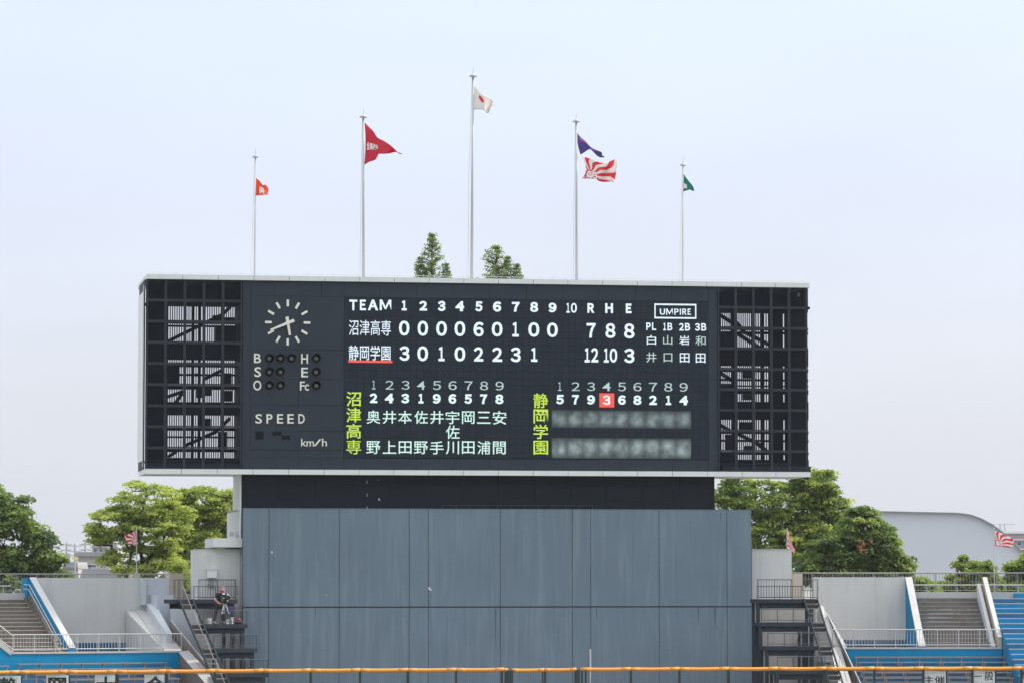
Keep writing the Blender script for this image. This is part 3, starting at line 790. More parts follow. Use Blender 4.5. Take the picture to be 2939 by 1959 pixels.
for fr, DD, zs, nm in ((LF, LD, zL, 'left'), (TRF, RD, zR, 'right')):
    D_ = DLEV if nm == 'left' else DREV
    for k, (x0, x1, y) in enumerate(DD):
        w = -D_*k+.03
        lo = {('left', 0): 556}.get((nm, k), x0+2); hi = {('right', 0): 2302}.get((nm, k), x1-2 if nm == 'left' else x1-42)
        if nm == 'right' and k: lo, hi = x0+8, {1: 2322, 2: 2345, 3: 2368}[k]
        if nm == 'left' and k == 1: lo = 584
        u0 = fr.hit(lo, y, w)[0]; u1 = fr.hit(hi, y, w)[0]
        where = ('top', 'second', 'third', 'lowest')[k]
        rail('platform_rail', '%s steel guard rail of the camera platforms %s of the backscreen' % (where, nm), 'railing', fr, u0, u1, w, zs[k]+.001, zs[k]+.10 if k == 0 else zs[k]+.11, zs[k]+.61, .9, .13 if (k == 0 or nm == 'left') else None,
             M['steelrail'], .02, .016, 'guard rails of the camera platforms', .018)
# higher rear rails of the top platforms
u0, u1 = LF.hit(571, 1719, 1.0)[0], LF.hit(676, 1719, 1.0)[0]
rail('platform_rail', 'tall back rail of the top left camera platform, behind the cameraman', 'railing', LF, u0, u1, 1.02, zL[0]+.001, zL[0]+.08, LF.hit(620, 1662.5, 1.0)[1], 1.0, .13, M['steelrail'], .02, .016, 'guard rails of the camera platforms', .018)
u0, u1 = LF.hit(500, 1719, 1.0)[0], LF.hit(528, 1719, 1.0)[0]
rail('platform_rail', 'short tall rail at the head of the left steel stair', 'railing', LF, u0, u1, 1.02, zL[0]+.001, zL[0]+.08, LF.hit(620, 1662.5, 1.0)[1], .3, .13, M['steelrail'], .02, .016, 'guard rails of the camera platforms', .018)
u0, u1 = TRF.hit(2174, 1718, 1.0)[0], TRF.hit(2273, 1718, 1.0)[0]
rail('platform_rail', 'tall back rail of the top right camera platform beside the concrete block', 'railing', TRF, u0, u1, 1.02, zR[0]+.001, zR[0]+.08, TRF.hit(2220, 1662, 1.0)[1], 1.0, .13, M['steelrail'], .02, .016, 'guard rails of the camera platforms', .018)
u0, u1 = TRF.hit(2306, 1718, 1.0)[0], TRF.hit(2347, 1718, 1.0)[0]
rail('platform_rail', 'short tall rail at the head of the right steel stair', 'railing', TRF, u0, u1, 1.02, zR[0]+.001, zR[0]+.08, TRF.hit(2330, 1662, 1.0)[1], .3, .13, M['steelrail'], .02, .016, 'guard rails of the camera platforms', .018)
# stair handrails
for fr, zs, us, nm, mt in ((LF, zL, (sl0+.02, sl1-.02), 'left', M['railgrey']), (TRF, zR, (sr0+.02, sr1+.03), 'right', M['railgrey'])):
    h = thing('stair_handrail', 'bent pipe handrail running down the %s steel stair' % nm, 'handrail', fr, (us[0], 0, zs[0]), 'pipe handrails of the steel stairs')
    D_ = DLEV if nm == 'left' else DREV
    for u in ((us[0]+.12,) if nm == 'left' else us):
        pts = []
        for k in range(4):
            w = -D_*k; z = zs[k]
            pts += [(u, w+.05, z+.62), (u, w-.12, z+.60)]
            MB().tube((u, w-.02, z-.05), (u, w-.02, z+.61), .012, 5).build('post', mt, h)
        pts.append((u, -4*D_, zs[3]-1.11+.62))
        if (nm == 'left') or u == us[1]:
            MB().path(pts, .016, 6).build('pipe', mt, h)
# tripods left standing on the lower platforms
def tripod(parent, c, h, spread, mat):
    for k in range(3):
        t = R(90+120*k+15)
        MB().tube((c[0]+.03*math.cos(t), c[1]+.03*math.sin(t), c[2]+h), (c[0]+spread*math.cos(t), c[1]+spread*math.sin(t), c[2]), .018, 6, .013).build('leg', mat, parent)
for k, (px, fr, zs, lb) in enumerate(((669, LF, zL, 'small black tripod under a cover on the third left platform'), (700, LF, zL, 'black tripod on the lowest left platform'), (2294, TRF, zR, 'small black tripod on the third right platform'))):
    lv = 3 if k == 1 else 2
    w = -(DLEV if k < 2 else DREV)*lv+.6
    u = fr.hit(px, 1850, w)[0]
    t = thing('tripod', lb, 'tripod', fr, (u, w, zs[lv]), 'unused black tripods')
    tripod(t, (u, w, zs[lv]+.002), .58, .33, M['rubber'])
    MB().tube((u, w, zs[lv]+.55), (u, w, zs[lv]+.72), .05, 8).build('head', M['rubber'], t)

# ================================================================== stands: common numbers
ZWK, ZTOP, ZLAND = 3.62, 7.05, 6.33
CO, CP, CC, BL = M['concrete'], M['concpale'], M['conccap'], M['blue']
def stand(fr, uL, uR, nm):
    st = thing('grandstand', 'concrete and blue outfield stand on the %s of the backscreen' % nm, 'grandstand', fr, ((uL+uR)/2, 4, 0))
    return st
# ---- left
GL = stand(LF, -12, 0, 'left')
uw0, uw1 = LF.hit(30, 1878, 0)[0], LF.hit(520, 1865, 0)[0]
MB().box(uw0, uw1, 0, .25, 0, 3.58).build('front_wall', BL, GL)
MB().box(uw0-.02, uw1+.02, -.04, .29, 3.583, 3.66).build('coping', CC, GL)
MB().box(-13, uw1, .251, 6.3, 3.2, 3.55).build('walkway', M['step'], GL)
uA0, uA1 = LF.hit(88, 1657, 6.2)[0], LF.hit(110, 1657, 6.2)[0]
print('uA', uA0, uA1, LF.hit(199, 1858, .2)[0], LF.hit(214, 1858, .2)[0])
MB().box(uA1-.2, LF.hit(486, 1700, 6.3)[0], 6.3, 7.2, 0, ZTOP).build('tall_wall', CO, GL)
uD = LF.hit(361, 1850, 6.2)[0]
q = pxbox(LF, 6.25, 381, 1645.5, 405, 1660); MB().box(q[0], q[2], 6.35, 6.9, ZTOP+.002, q[3]).build('wall_pier', M['beige'], GL)
MB().box(uA1, uD, 6.27, 6.298, 3.55, LF.hit(300, 1843, 6.27)[1]).build('blue_dado', M['bluedark'], GL)
# slatted dado: vertical pales standing in front of the blue strip
mb = MB(); x = uA1+.3
while x < uD-.05: mb.box(x, x+.03, 6.2, 6.23, 3.55, 3.92); x += .155
mb.build('pales', M['railgrey'], GL, kind='stuff')
f0, f1 = LF.hit(196, 1858, .2)[0], LF.hit(215, 1858, .2)[0]
b0_, b1_ = LF.hit(86.5, 1657, 6.2)[0], LF.hit(104, 1657, 6.2)[0]
MB().drop([(f0, .1, 3.83), (f1, .1, 3.83), (b1_, 6.3, ZTOP), (b0_, 6.3, ZTOP)], [3.55]*4).build('stair_parapet', BL, GL)
MB().drop([(f0-.005, .07, 3.86), (f1+.005, .07, 3.86), (b1_+.005, 6.3, ZTOP+.03), (b0_-.005, 6.3, ZTOP+.03)], [3.831, 3.831, ZTOP+.001, ZTOP+.001]).build('parapet_coping', CC, GL)
MB().drop([(f0-.42, .2, 3.62), (f0-.003, .2, 3.62), (b0_-.003, 6.2, 6.3), (b0_-.06, 6.2, 6.3)], [3.55]*4).build('stair_plinth', M['step'], GL)
MB().box(uA0-.14, uA1-.2, 6.3, 7.2, 5.5, ZTOP).build('parapet_end', BL, GL)
n = 14
for i in range(n):
    z = 3.56+(ZLAND-.29-3.56)*(i+1)/n; w = .25+6.05*i/n
    MB().box(-13, uA0-.002, w+.3, 6.6, z-.18, z-.02).build('stair_step', M['step'], GL)
    MB().box(-13, uA0-.002, w+.28, w+.34, z-.03, z+.0).build('step_nosing', M['nosing'], GL)
    MB().box(uA0-.35+.02, uA0-.002, w+.1, w+.3, z-.3, z+.06).build('kerb_block', M['step'], GL)
MB().box(-16, uA0-.15, 6.601, 6.95, 5.6, ZLAND).build('landing_wall', CC, GL)
MB().box(-16, .2, 7.2, 15, 5.6, 6.0).build('concourse', M['concdark'], GL)
# left end: slanted blue parapet at the picture's edge
pa, pb, pc_ = LF.P(-60, 1785, .0), LF.P(-60, 1805, 0), LF.P(38, 1871, 0)
q = [LF.hit(-60, 1785), LF.hit(38, 1869), LF.hit(30, 1879), LF.hit(-60, 1810)]
MB().prism(q, -.04, .29).build('slanted_coping', CC, GL)
MB().prism([LF.hit(-60, 1810.5), LF.hit(30, 1879.5), (uw0-.003, 0), (LF.hit(-60, 1810)[0], 0)], 0, .25).build('slanted_wall', BL, GL)
MB().prism([LF.hit(-60, 1787, 1), LF.hit(36, 1860, 1), (LF.hit(36, 1860, 1)[0], 3.2), (LF.hit(-60, 1787, 1)[0], 3.2)], 1.4, 1.6).build('beige_side_wall', M['beige'], GL)
# sloped parapet in the middle and the pieces right of it
MB().drop([LF.P(475, 1868, .3), LF.P(522, 1868, .3), LF.P(430, 1752, 6.2), LF.P(362, 1753, 6.2)], [3.2]*4).build('ramp_block', CO, GL)
mb = MB(); mb.drop([LF.P(473, 1869, .25), LF.P(524, 1869, .25), LF.P(431, 1751.5, 6.2), LF.P(389, 1751.5, 6.2)], [LF.P(473, 1869, .25)[2]-.03]*2+[LF.P(430, 1752, 6.2)[2]-.03]*2)
mb.v = [(a, b, c+.04) for a, b, c in mb.v]; mb.build('ramp_coping', CC, GL)
q = pxbox(LF, 6.1, 405, 1657, 418, 1735); MB().box(q[0], q[2], 6.0, 6.299, q[1], q[3]).build('pier', CP, GL)
q = pxbox(LF, 6.2, 418, 1657, 486, 1815); MB().box(q[0], q[2], 6.2, 6.299, 3.3, ZTOP-.005).build('pale_wall', CP, GL)
q = pxbox(LF, 5.2, 448, 1706, 502, 1830); MB().box(q[0], q[2], 5.1, 6.19, 3.3, q[3]).build('low_pale_wall', CP, GL)
q = pxbox(LF, 6.15, 486, 1646, 528, 1720); MB().box(q[0], q[2], 6.15, 6.8, 3.3, q[3]).build('concrete_pier', M['beige'], GL)
q = pxbox(LF, 6.6, 528, 1703, 572, 1722); MB().box(q[0], q[2], 6.5, 7.2, 3.3, q[3]).build('low_kerb', CC, GL)
MB().drop([LF.P(478, 1816, 1.4), LF.P(494, 1816, 1.4), LF.P(446, 1731, 5.9), LF.P(421, 1731, 5.9)], [3.5]*4).build('sloped_pale_slab', CP, GL)
MB().drop([LF.P(612, 1985, -4.5), LF.P(652, 1985, -4.5), LF.P(540, 1866, 0), LF.P(514, 1871, 0)], [0]*4).build('lower_slope_wall', M['concdark'], GL)
mb = MB(); mb.drop([LF.P(610, 1986, -4.5), LF.P(654, 1986, -4.5), LF.P(541, 1866, 0), LF.P(512, 1871, 0)], [LF.P(612, 1985, -4.5)[2]-.02]*2+[LF.P(514, 1871, 0)[2]-.02]*2)
mb.v = [(a, b, c+.03) for a, b, c in mb.v]; mb.build('lower_slope_coping', CC, GL)
def balustrade(fr, A_, B_, hh, label, mt, grp, C_=None):
    a, b = Vector(fr.P(*A_)), Vector(fr.P(*B_))
    t = thing('sloping_balustrade', label, 'railing', fr, tuple(a), grp)
    n = 7
    for i in range(n):
        p, q = a.lerp(b, i/n), a.lerp(b, (i+1)/n-.004)
        mb = MB(); mb.drop([(p.x-.02, p.y, p.z), (q.x-.02, q.y, q.z), (q.x+.02, q.y, q.z), (p.x+.02, p.y, p.z)], [p.z-hh, q.z-hh, q.z-hh, p.z-hh])
        mb.build('sheet_panel', mt, t)
    mb = MB(); mb.tube(tuple(a+Vector((0, 0, .02))), tuple(b+Vector((0, 0, .02))), .03, 8); mb.build('top_rail', M['galv'], t)
    for i in range(n+1):
        p = a.lerp(b, i/n); MB().tube((p.x-.03, p.y, p.z-hh-.1), (p.x-.03, p.y, p.z), .022, 6).build('post', M['railgrey'], t)
    return t
sheetm = pmat('weathered_sheet', (0.22, 0.19, 0.165), 0.7, 0, 0.4, 4, 0.3)
balustrade(LF, (490, 1779, 2.6), (662, 1990, -4.5), 1.05, 'sloping grey sheet balustrade beside the left steel stair', sheetm, 'sloping sheet balustrades')
# rails of the left stand
rail('walkway_rail', 'long pale balustered rail along the walkway of the left stand', 'railing', LF, LF.hit(37, 1870, .12)[0], LF.hit(521, 1864, .12)[0], .12, 3.661, 3.79, LF.hit(250, 1819, .12)[1], 1.0, .145, M['galv'], .026, .022, 'walkway rails')
mb = MB(); a_ = Vector(LF.P(37, 1823, .12)); b_ = Vector(LF.P(-60, 1748, .12)); c_ = Vector((0, 0, .62))
sr = thing('slanted_rail', 'slanting pale rail at the left edge, rising away from the walkway rail', 'railing', LF, tuple(a_-c_))
MB().tube(tuple(a_), tuple(b_), .026, 8).build('top_rail', M['galv'], sr)
MB().tube(tuple(a_-c_), tuple(b_-c_), .02, 8).build('lower_rail', M['galv'], sr)
for k in range(9):
    p = a_.lerp(b_, (k+1)/9); MB().tube(tuple(p-c_*1.15), tuple(p), .012, 5).build('baluster', M['railgrey'], sr)
rail('concourse_rail', 'pale guard rail above the left stand, in front of the trees', 'railing', LF, -16, LF.hit(567, 1646, 6.7)[0], 6.75, ZLAND+.001, 6.42, LF.hit(250, 1646, 6.75)[1], 1.0, .15, M['railgrey'], .03, .018, 'concourse rails', .022)
m2 = thing('mid_rail', 'second pipe of the left concourse rail above the steps', 'railing', LF, (-10, 6.65, ZLAND))
MB().tube((-16, 6.65, LF.hit(40, 1680.5, 6.65)[1]), (-6.15, 6.65, LF.hit(40, 1680.5, 6.65)[1]), .028, 8).build('pipe', M['galv'], m2)
for i in range(6): MB().tube((-14+i*1.5, 6.68, ZLAND+.002), (-14+i*1.5, 6.68, ZLAND+.3), .02, 6).build('bracket', M['galv'], m2)
hr = thing('stair_handrail', 'pair of parallel pipe handrails down the blue parapet of the left stand', 'handrail', LF, (-6.1, 4, 5.5))
for (x0, y0, x1, y1) in ((79, 1677, 191, 1872), (77, 1690, 184, 1874)):
    a_, b_ = LF.P(x0+5, y0, 6.1), LF.P(x1, y1, .25)
    MB().path([(a_[0]-.25, a_[1]+.05, a_[2]+.02), a_, b_], .022, 7).build('pipe', M['galv'], hr)
    for i in range(5):
        p = Vector(a_).lerp(Vector(b_), (i+.5)/5); MB().tube(tuple(p), (p.x+.25, p.y, p.z-.02), .012, 5).build('bracket', M['railgrey'], hr)
# seating tiers and benches in front of the walkway
def tiers(fr, G, u0, u1, n, z1, mat1, skew=0.0):
    for k in range(n):
        z = z1-.225*k
        MB().box(u0, u1+skew*k, -.8*(k+1), -.8*k-.001, 0, z).build('seating_tier', mat1, G)
tiers(LF, GL, -9.3, LF.hit(500, 1900, -1)[0], 11, 2.70, M['concdark'], .0)
q = []
for k in range(11):
    MB().box(-9.3, LF.hit(500, 1900, -1)[0], -.8*k-.803, -.8*k-.801, max(0, 2.70-.225*(k+1)), 2.70-.225*k-.01).build('blue_riser', M['bluedark'], GL)
rows = ('hindmost', 'second', 'third', 'fourth', 'fifth', 'sixth', 'seventh')
def bench(fr, u0, u1, w, zf, label, grp, sp=1.0, h=.40):
    t = thing('bench', label, 'bench', fr, ((u0+u1)/2, w, zf), grp)
    for a in (0, .17):
        MB().box(u0, u1, w-.15+a, w-.15+a+.14, zf+h, zf+h+.045).build('seat_plank', M['benchwood'], t)
    n = max(1, round((u1-u0)/sp))
    for i in range(n+1):
        x = u0+.08+(u1-u0-.16)*i/n
        MB().box(x-.03, x+.03, w-.05, w+.05, zf+.001, zf+h-.002).build('leg', M['benchleg'], t)
        MB().box(x-.025, x+.025, w-.14, w+.15, zf+h-.05, zf+h-.003).build('bracket', M['benchleg'], t)
    return t
for k in range(7):
    w = -.42-.8*k; zf = 2.70-.225*k
    x0, x1 = ((50, 478), (70, 490), (100, 500), (125, 515), (140, 520), (160, 540), (170, 545))[k]
    bench(LF, LF.hit(x0, 1900, w)[0], LF.hit(x1, 1900, w)[0], w, zf, '%s plank bench row of the left stand below the blue wall' % rows[k], 'plank benches of the left stand')
for k in range(3):
    w = -.42-.8*k; zf = 2.62-.225*k
    bench(LF, LF.hit(-70, 1900, w)[0], LF.hit(24, 1900, w)[0], w, zf, ('hindmost', 'middle', 'front')[k]+' short plank bench at the far left edge under the slanted coping', 'short benches at the left edge')

# ---- right
GR = stand(RF, 0, 12, 'right')
uq0, uq1 = RF.hit(2400, 1857, 0)[0], RF.hit(2875, 1857, 0)[0]
MB().box(uq0, uq1, 0, .25, 0, 3.66).build('front_wall', M['blue'], GR)
MB().box(uq0, uq1+.02, -.04, .29, 3.663, 3.74).build('coping', CC, GR)
MB().box(uq0, uq1, .251, 4.3, 3.2, 3.60).build('walkway', M['step'], GR)
MB().box(RF.hit(2335, 1655, 4.3)[0], 3.9, 4.3, 5.2, 0, 7.085).build('tall_wall', CP if 0 else CO, GR)
MB().box(.1, 3.88, 4.27, 4.298, 3.6, RF.hit(2500, 1835, 4.27)[1]).build('blue_dado', M['bluedark'], GR)
mb = MB(); x = .2
while x < 3.85: mb.box(x, x+.03, 4.2, 4.23, 3.6, 4.0); x += .155
mb.build('pales', M['railgrey'], GR, kind='stuff')
def parapet(u0, u1, zt, zb, w0=.05, w1=4.3, body=BL, G=GR):
    MB().drop([(u0, w0, zb), (u1, w0, zb), (u1, w1, zt), (u0, w1, zt)], [3.3]*4).build('stair_parapet', body, G)
    MB().drop([(u0-.006, w0-.03, zb+.04), (u1+.006, w0-.03, zb+.04), (u1+.006, w1, zt+.04), (u0-.006, w1, zt+.04)], [zb+.002]*2+[zt+.002]*2).build('parapet_coping', CC, G)
parapet(3.90, 4.22, 7.05, 3.78)
parapet(7.42, 7.58, 6.72, 3.76, body=CP)
parapet(7.70, 7.90, 7.05, 4.20, body=M['beige'])
MB().box(7.59, 7.69, .3, 4.3, 3.3, 3.74).build('gutter', CP, GR)
n = 13
for i in range(n):
    z = 3.60+(ZLAND-.25-3.60)*(i+1)/n; w = .25+4.05*i/n
    MB().box(4.225, 7.415, w+.3, 4.6, z-.18, z-.02).build('stair_step', M['concdark'], GR)
    MB().box(4.225, 7.415, w+.28, w+.33, z-.04, z).build('step_nosing', M['nosing2'], GR)
MB().box(4.225, 13, 4.601, 4.95, 5.6, ZLAND+.03).build('landing_wall', CC, GR)
MB().box(RF.hit(2335, 1655, 5)[0], 14, 5.2, 13, 5.6, 6.0).build('concourse', M['concdark'], GR)
for i in range(16):                                        # blue tiers at the far right
    z = 6.02-.235*i; w = 3.9-.52*i
    MB().box(7.93, 13, w-.52, w-.001 if i else 4.6, 0, z).build('blue_tier', M['blue'] if i % 3 else M['bluedark'], GR)
    MB().box(7.93, 13, w-.53, w-.42, z+.001, z+.045).build('tier_nosing', M['nosing'], GR)
    MB().box(9.15+.03*i, 9.29+.03*i, w-.53, w-.4, z+.036, z+.10).build('half_step', M['concdark'], GR)
MB().box(RF.hit(2912, 1720, 4.2)[0], 13, 3.7, 4.5, 5.7, RF.hit(2912, 1701, 4.2)[1]).build('blue_end_block', M['blue'], GR)
rail('walkway_rail', 'long pale balustered rail along the walkway of the right stand', 'railing', RF, RF.hit(2390, 1857, .12)[0], RF.hit(2871, 1857, .12)[0], .12, 3.741, 3.86, RF.hit(2600, 1805, .12)[1], 1.0, .145, M['galv'], .024, .022, 'walkway rails')
rail('concourse_rail', 'pale guard rail above the right stand, in front of the shrubs', 'railing', RF, RF.hit(2273, 1643, 4.7)[0], 13.5, 4.75, ZLAND+.031, 6.44, RF.hit(2500, 1643, 4.75)[1], 1.0, .15, M['railgrey'], .03, .018, 'concourse rails', .022)
m3 = thing('mid_rail', 'second pipe of the right concourse rail above the steps', 'railing', RF, (6, 4.65, ZLAND))
MB().tube((4.3, 4.65, RF.hit(2700, 1677.5, 4.65)[1]), (13.5, 4.65, RF.hit(2700, 1677.5, 4.65)[1]), .028, 8).build('pipe', M['galv'], m3)
for i in range(6): MB().tube((5+i*1.5, 4.68, ZLAND+.032), (5+i*1.5, 4.68, ZLAND+.3), .02, 6).build('bracket', M['galv'], m3)
MB().drop([RF.P(2396, 1857, .0), RF.P(2432, 1857, .0), RF.P(2362, 1737, 3.6), RF.P(2346, 1737, 3.6)], [3.0]*4).build('ramp_wall', CC, GR)
MB().drop([RF.P(2412, 1985, -4.5), RF.P(2452, 1985, -4.5), RF.P(2412, 1857, -.05), RF.P(2384, 1857, -.05)], [0]*4).build('lower_slope_wall', CC, GR)
balustrade(RF, (2376, 1763, 2.6), (2478, 1978, -4.5), 1.0, 'sloping grey sheet balustrade beside the right steel stair', sheetm, 'sloping sheet balustrades')
tiers(RF, GR, RF.hit(2450, 1900, -1)[0]-.3, 7.9, 10, 2.86, M['concdark'])
for k in range(10):
    MB().box(.75, 7.9, -.8*k-.803, -.8*k-.801, max(0, 2.86-.225*(k+1)), 2.86-.225*k-.01).build('blue_riser', M['bluedark'], GR)
for k in range(7):
    w = -.42-.8*k; zf = 2.86-.225*k
    x0 = (2453, 2462, 2468, 2474, 2480, 2486, 2492)[k]
    bench(RF, RF.hit(x0, 1900, w)[0], RF.hit(2885+6*k, 1900, w)[0], w, zf, '%s plank bench row of the right stand below the blue wall' % rows[k], 'plank benches of the right stand')

# ================================================================== outfield fence
def fy(px):                                                # distance of the fence behind a picture column
    t = px/2939
    return 159.5 + (168.6-159.5)*t + 1.35*4*t*(1-t)
def fpt(px): 
    y = fy(px); return Vector(((px-CX)/F*y/math.cos(PITCH)*1.0, y, 0))
FZ = 2.93
fen = thing('outfield_fence', 'long dark green net fence with yellow padded top in front of everything', 'fence', XF(164), (0, 0, 0))
BASE[fen.name] = (0, 164, 0)
posts = [-77, 63, 201, 341, 482, 622, 759, 895, 1036, 1172, 1310, 1447]
posts2 = [1669, 1808.5, 1947, 2088, 2227, 2366, 2503, 2643, 2783, 2923, 3063]
def pad(pa, pb, z0, z1, e0=0, e1=0):
    a, b = fpt(pa), fpt(pb); mb = MB(); n = 5
    for i in range(n):
        t0, t1 = i/n, (i+1)/n
        p, q = a.lerp(b, t0), a.lerp(b, t1)
        s0 = -.012*math.sin(math.pi*t0)*2; s1 = -.012*math.sin(math.pi*t1)*2
        mb.tube((p.x, p.y, z0+(z1-z0)*t0+s0), (q.x, q.y, z0+(z1-z0)*t1+s1), .086, 12, cap=(i in (0, n-1)))
    mb.build('padding', M['yellow'], fen, smooth=True)
    mb = MB(); mb.tube((a.x-.012, a.y, z0), (a.x+.012, a.y, z0), .088, 12); mb.build('seam_band', M['benchwood'], fen)
def post(px, w=.055, top=FZ-.08, d=.05, nm='post'):
    a = fpt(px); MB().box(a.x-w, a.x+w, a.y+.0-d, a.y+d, 0, top).build(nm, M['green'], fen)
def net(pa, pb, top):
    a, b = fpt(pa), fpt(pb); mb = MB(); L = (b-a).length
    n = int(L/.1)
    for i in range(1, n):
        p = a.lerp(b, i/n); mb.box(p.x-.003, p.x+.003, p.y-.06, p.y-.055, 1.2, top)
    z = 1.25
    while z < top: mb.tube((a.x, a.y-.062, z), (b.x, b.y-.062, z), .003, 3, cap=False); z += .12
    mb.build('net', M['wire'], fen, kind='stuff')
zf_ = lambda px: 2.955-.045*px/2939
for pa, pb in zip(posts, posts[1:]):
    pad(pa, pb, zf_(pa), zf_(pb)+.008); net(pa, pb, 2.86)
pad(1447, 1459, 2.93, 2.93)
for pa, pb in zip(posts2, posts2[1:]):
    pad(pa, pb, zf_(pa), zf_(pb)+.008); net(pa, pb, 2.86)
for p in posts[1:-1]: post(p)
for p in posts2[1:]: post(p)
for p, w in ((1441, .05), (1451.5, .06)): post(p, w)
post(1464, .14, 2.90, .16, 'gate_pillar')
pad(1469.5, 1561, 2.90, 2.91); pad(1561, 1653, 2.91, 2.92); net(1472, 1650, 2.82)
for p, w in ((1557, .035), (1564, .05)): post(p, w)
post(1658, .085, 2.90, .16, 'gate_pillar'); post(1650, .04); post(1669, .045); post(1680, .04)
pad(1665, 1669.5, 2.94, 2.94)
# lettered boards hung behind the net
def board(px0, px1, ptop, rows_, label, h=1.05, cut=None):
    a, b = fpt(px0), fpt(px1)
    fr = Frame(0, 0, 0)
    y = (a.y+b.y)/2+.12
    f2 = XF(y)
    zt = f2.hit((px0+px1)/2, ptop, 0)[1]
    x0, x1 = f2.hit(px0, ptop)[0], f2.hit(px1, ptop)[0]
    o = MB().box(x0, x1, 0, .02, zt-h, zt).top('sign_board', M['white'], f2, ((x0+x1)/2, 0, zt-h), label, 'sign', 'lettered boards behind the fence net')
    for s, c0, r0, c1, r1, bd in rows_:
        W = x1-x0
        letters('lettering', s, M['black'], o, (x0+c0*W, zt-r1*W, x0+c1*W, zt-r0*W), -.002, bd, .008)
    MB().box(x1+.01, x1+.07, -.02, .05, 0, zt+.02).build('side_post', M['green'], o)
k4 = 560/2353.0
board(-4, 60, 1938, [('静', .04, .06, .86, .90, .02)], 'white board lettered 静 at the left edge behind the fence')
board(132.5, 197, 1936, [('岡', .09, .10, .90, .92, .03)], 'white board lettered 岡, second from the left behind the fence')
board(272, 337.5, 1936, [('大', .05, .05, .92, .90, .03)], 'white board lettered 大, third from the left behind the fence')
board(414, 478, 1934.5, [('会', .05, .06, .94, .92, .03)], 'white board lettered 会 in front of the sloping left balustrade')
board(2648, 2714.5, 1921, [('主催', .06, .26, .96, .60, .012)], 'white board with one row of two black characters, on the right fence')
board(2789, 2855, 1921, [('一', .09, .25, .44, .29, .02), ('般', .55, .06, .94, .46, .012), ('財団', .09, .54, .94, .92, .012)], 'white board with two rows of black characters, second from the right edge')
board(2928, 2994, 1920, [('静', .05, .06, .44, .44, .012), ('岡', .55, .06, .94, .46, .012), ('県', .09, .54, .44, .92, .012)], 'white board cut by the right edge of the picture')
# ================================================================== flags
def cloth_fn(fr, w, base_px, cols, amp, waves, ph):
    """cols: list of (top, bottom[, mid]) picture points from hoist to fly; returns f(s,t)->local point"""
    pts = []
    for c in cols:
        t_, b_ = c[0], c[1]; m_ = c[2] if len(c) > 2 else ((t_[0]+b_[0])/2, (t_[1]+b_[1])/2)
        P = []
        for q in (t_, m_, b_):
            P.append(Vector((base_px[0]+q[0]/base_px[2], base_px[1]+q[1]/base_px[2], 0)))
        pts.append(P)
    n = len(pts)-1
    def cr(P0, P1, P2, P3, t):
        return 0.5*((2*P1)+(P2-P0)*t+(2*P0-5*P1+4*P2-P3)*t*t+(3*P1-P0-3*P2+P3)*t*t*t)
    def f(s, t):
        x = min(max(s, 0), 1)*n; i = min(int(x), n-1); k = x-i
        row = [cr(pts[max(i-1, 0)][j], pts[i][j], pts[i+1][j], pts[min(i+2, n)][j], k) for j in range(3)]
        p = row[0]*(2*(t-.5)*(t-1)) + row[1]*(4*t*(1-t)) + row[2]*(2*t*(t-.5))
        ww = w + amp*s*math.sin(waves*s*2*math.pi+ph+t*1.6)+amp*.4*s*math.sin(waves*1.7*s*6.28+t*4+ph)
        u, z = fr.hit(p.x, p.y, w)
        return Vector((u, ww, z))
    return f
def flag(label, fr, w, bpx, cols, mat, amp=.18, waves=1.2, ph=0., text=None, grp='flags on the roof flagpoles', staff=None, name='flag'):
    f = cloth_fn(fr, w, bpx, cols, amp, waves, ph)
    ns, nt_ = 28, 16
    mb = MB()
    for j in range(nt_+1):
        for i in range(ns+1): mb.v.append(tuple(f(i/ns, j/nt_)))
    for j in range(nt_):
        for i in range(ns):
            a = j*(ns+1)+i; mb.f.append((a, a+ns+1, a+ns+2, a+1))
    base = tuple(f(0, 1))
    o = mb.top(name, mat, fr, base, label, 'flag', grp, smooth=True)
    uv = o.data.uv_layers.new(name='UVMap')
    vi = np.zeros(len(o.data.loops), int); o.data.loops.foreach_get('vertex_index', vi)
    u_ = (vi % (ns+1))/ns; v_ = 1-(vi//(ns+1))/nt_
    uv.data.foreach_set('uv', np.stack([u_, v_], 1).astype(np.float32).ravel())
    sm = o.modifiers.new('cloth_thickness', 'SOLIDIFY'); sm.thickness = .012; sm.offset = 0
    if text:
        s, s0, t0, s1, t1, m, bd = text
        v, fc = glyphs(s, bd); a, b = v[:, :2].min(0), v[:, :2].max(0)
        mb = MB()
        for p in v:
            ss = s0+(p[0]-a[0])/(b[0]-a[0])*(s1-s0); tt = t1+(p[1]-a[1])/(b[1]-a[1])*(t0-t1)
            q = f(ss, tt); mb.v.append((q.x, q.y-.04, q.z))
        mb.f = list(fc)
        mb.build('lettering', m, o)
    return o, f
def clothmat(name, col):
    m = pmat(name, col, 0.85, 0, 0.1, 4)
    t = m.node_tree; b = t.nodes['Principled BSDF']; out = t.nodes['Material Output']
    tr = t.nodes.new('ShaderNodeBsdfTranslucent'); tr.inputs[0].default_value = (*[min(1, c*1.1) for c in col], 1)
    mx = t.nodes.new('ShaderNodeMixShader'); mx.inputs[0].default_value = .42
    t.links.new(b.outputs[0], mx.inputs[1]); t.links.new(tr.outputs[0], mx.inputs[2]); t.links.new(mx.outputs[0], out.inputs[0])
    return m, t, b, tr
def mnode(t):
    def mth(op, a, bb=None):
        n = t.nodes.new('ShaderNodeMath'); n.operation = op
        for i, v in enumerate((a, bb)):
            if v is None: continue
            if isinstance(v, (int, float)): n.inputs[i].default_value = v
            else: t.links.new(v, n.inputs[i])
        return n.outputs[0]
    return mth
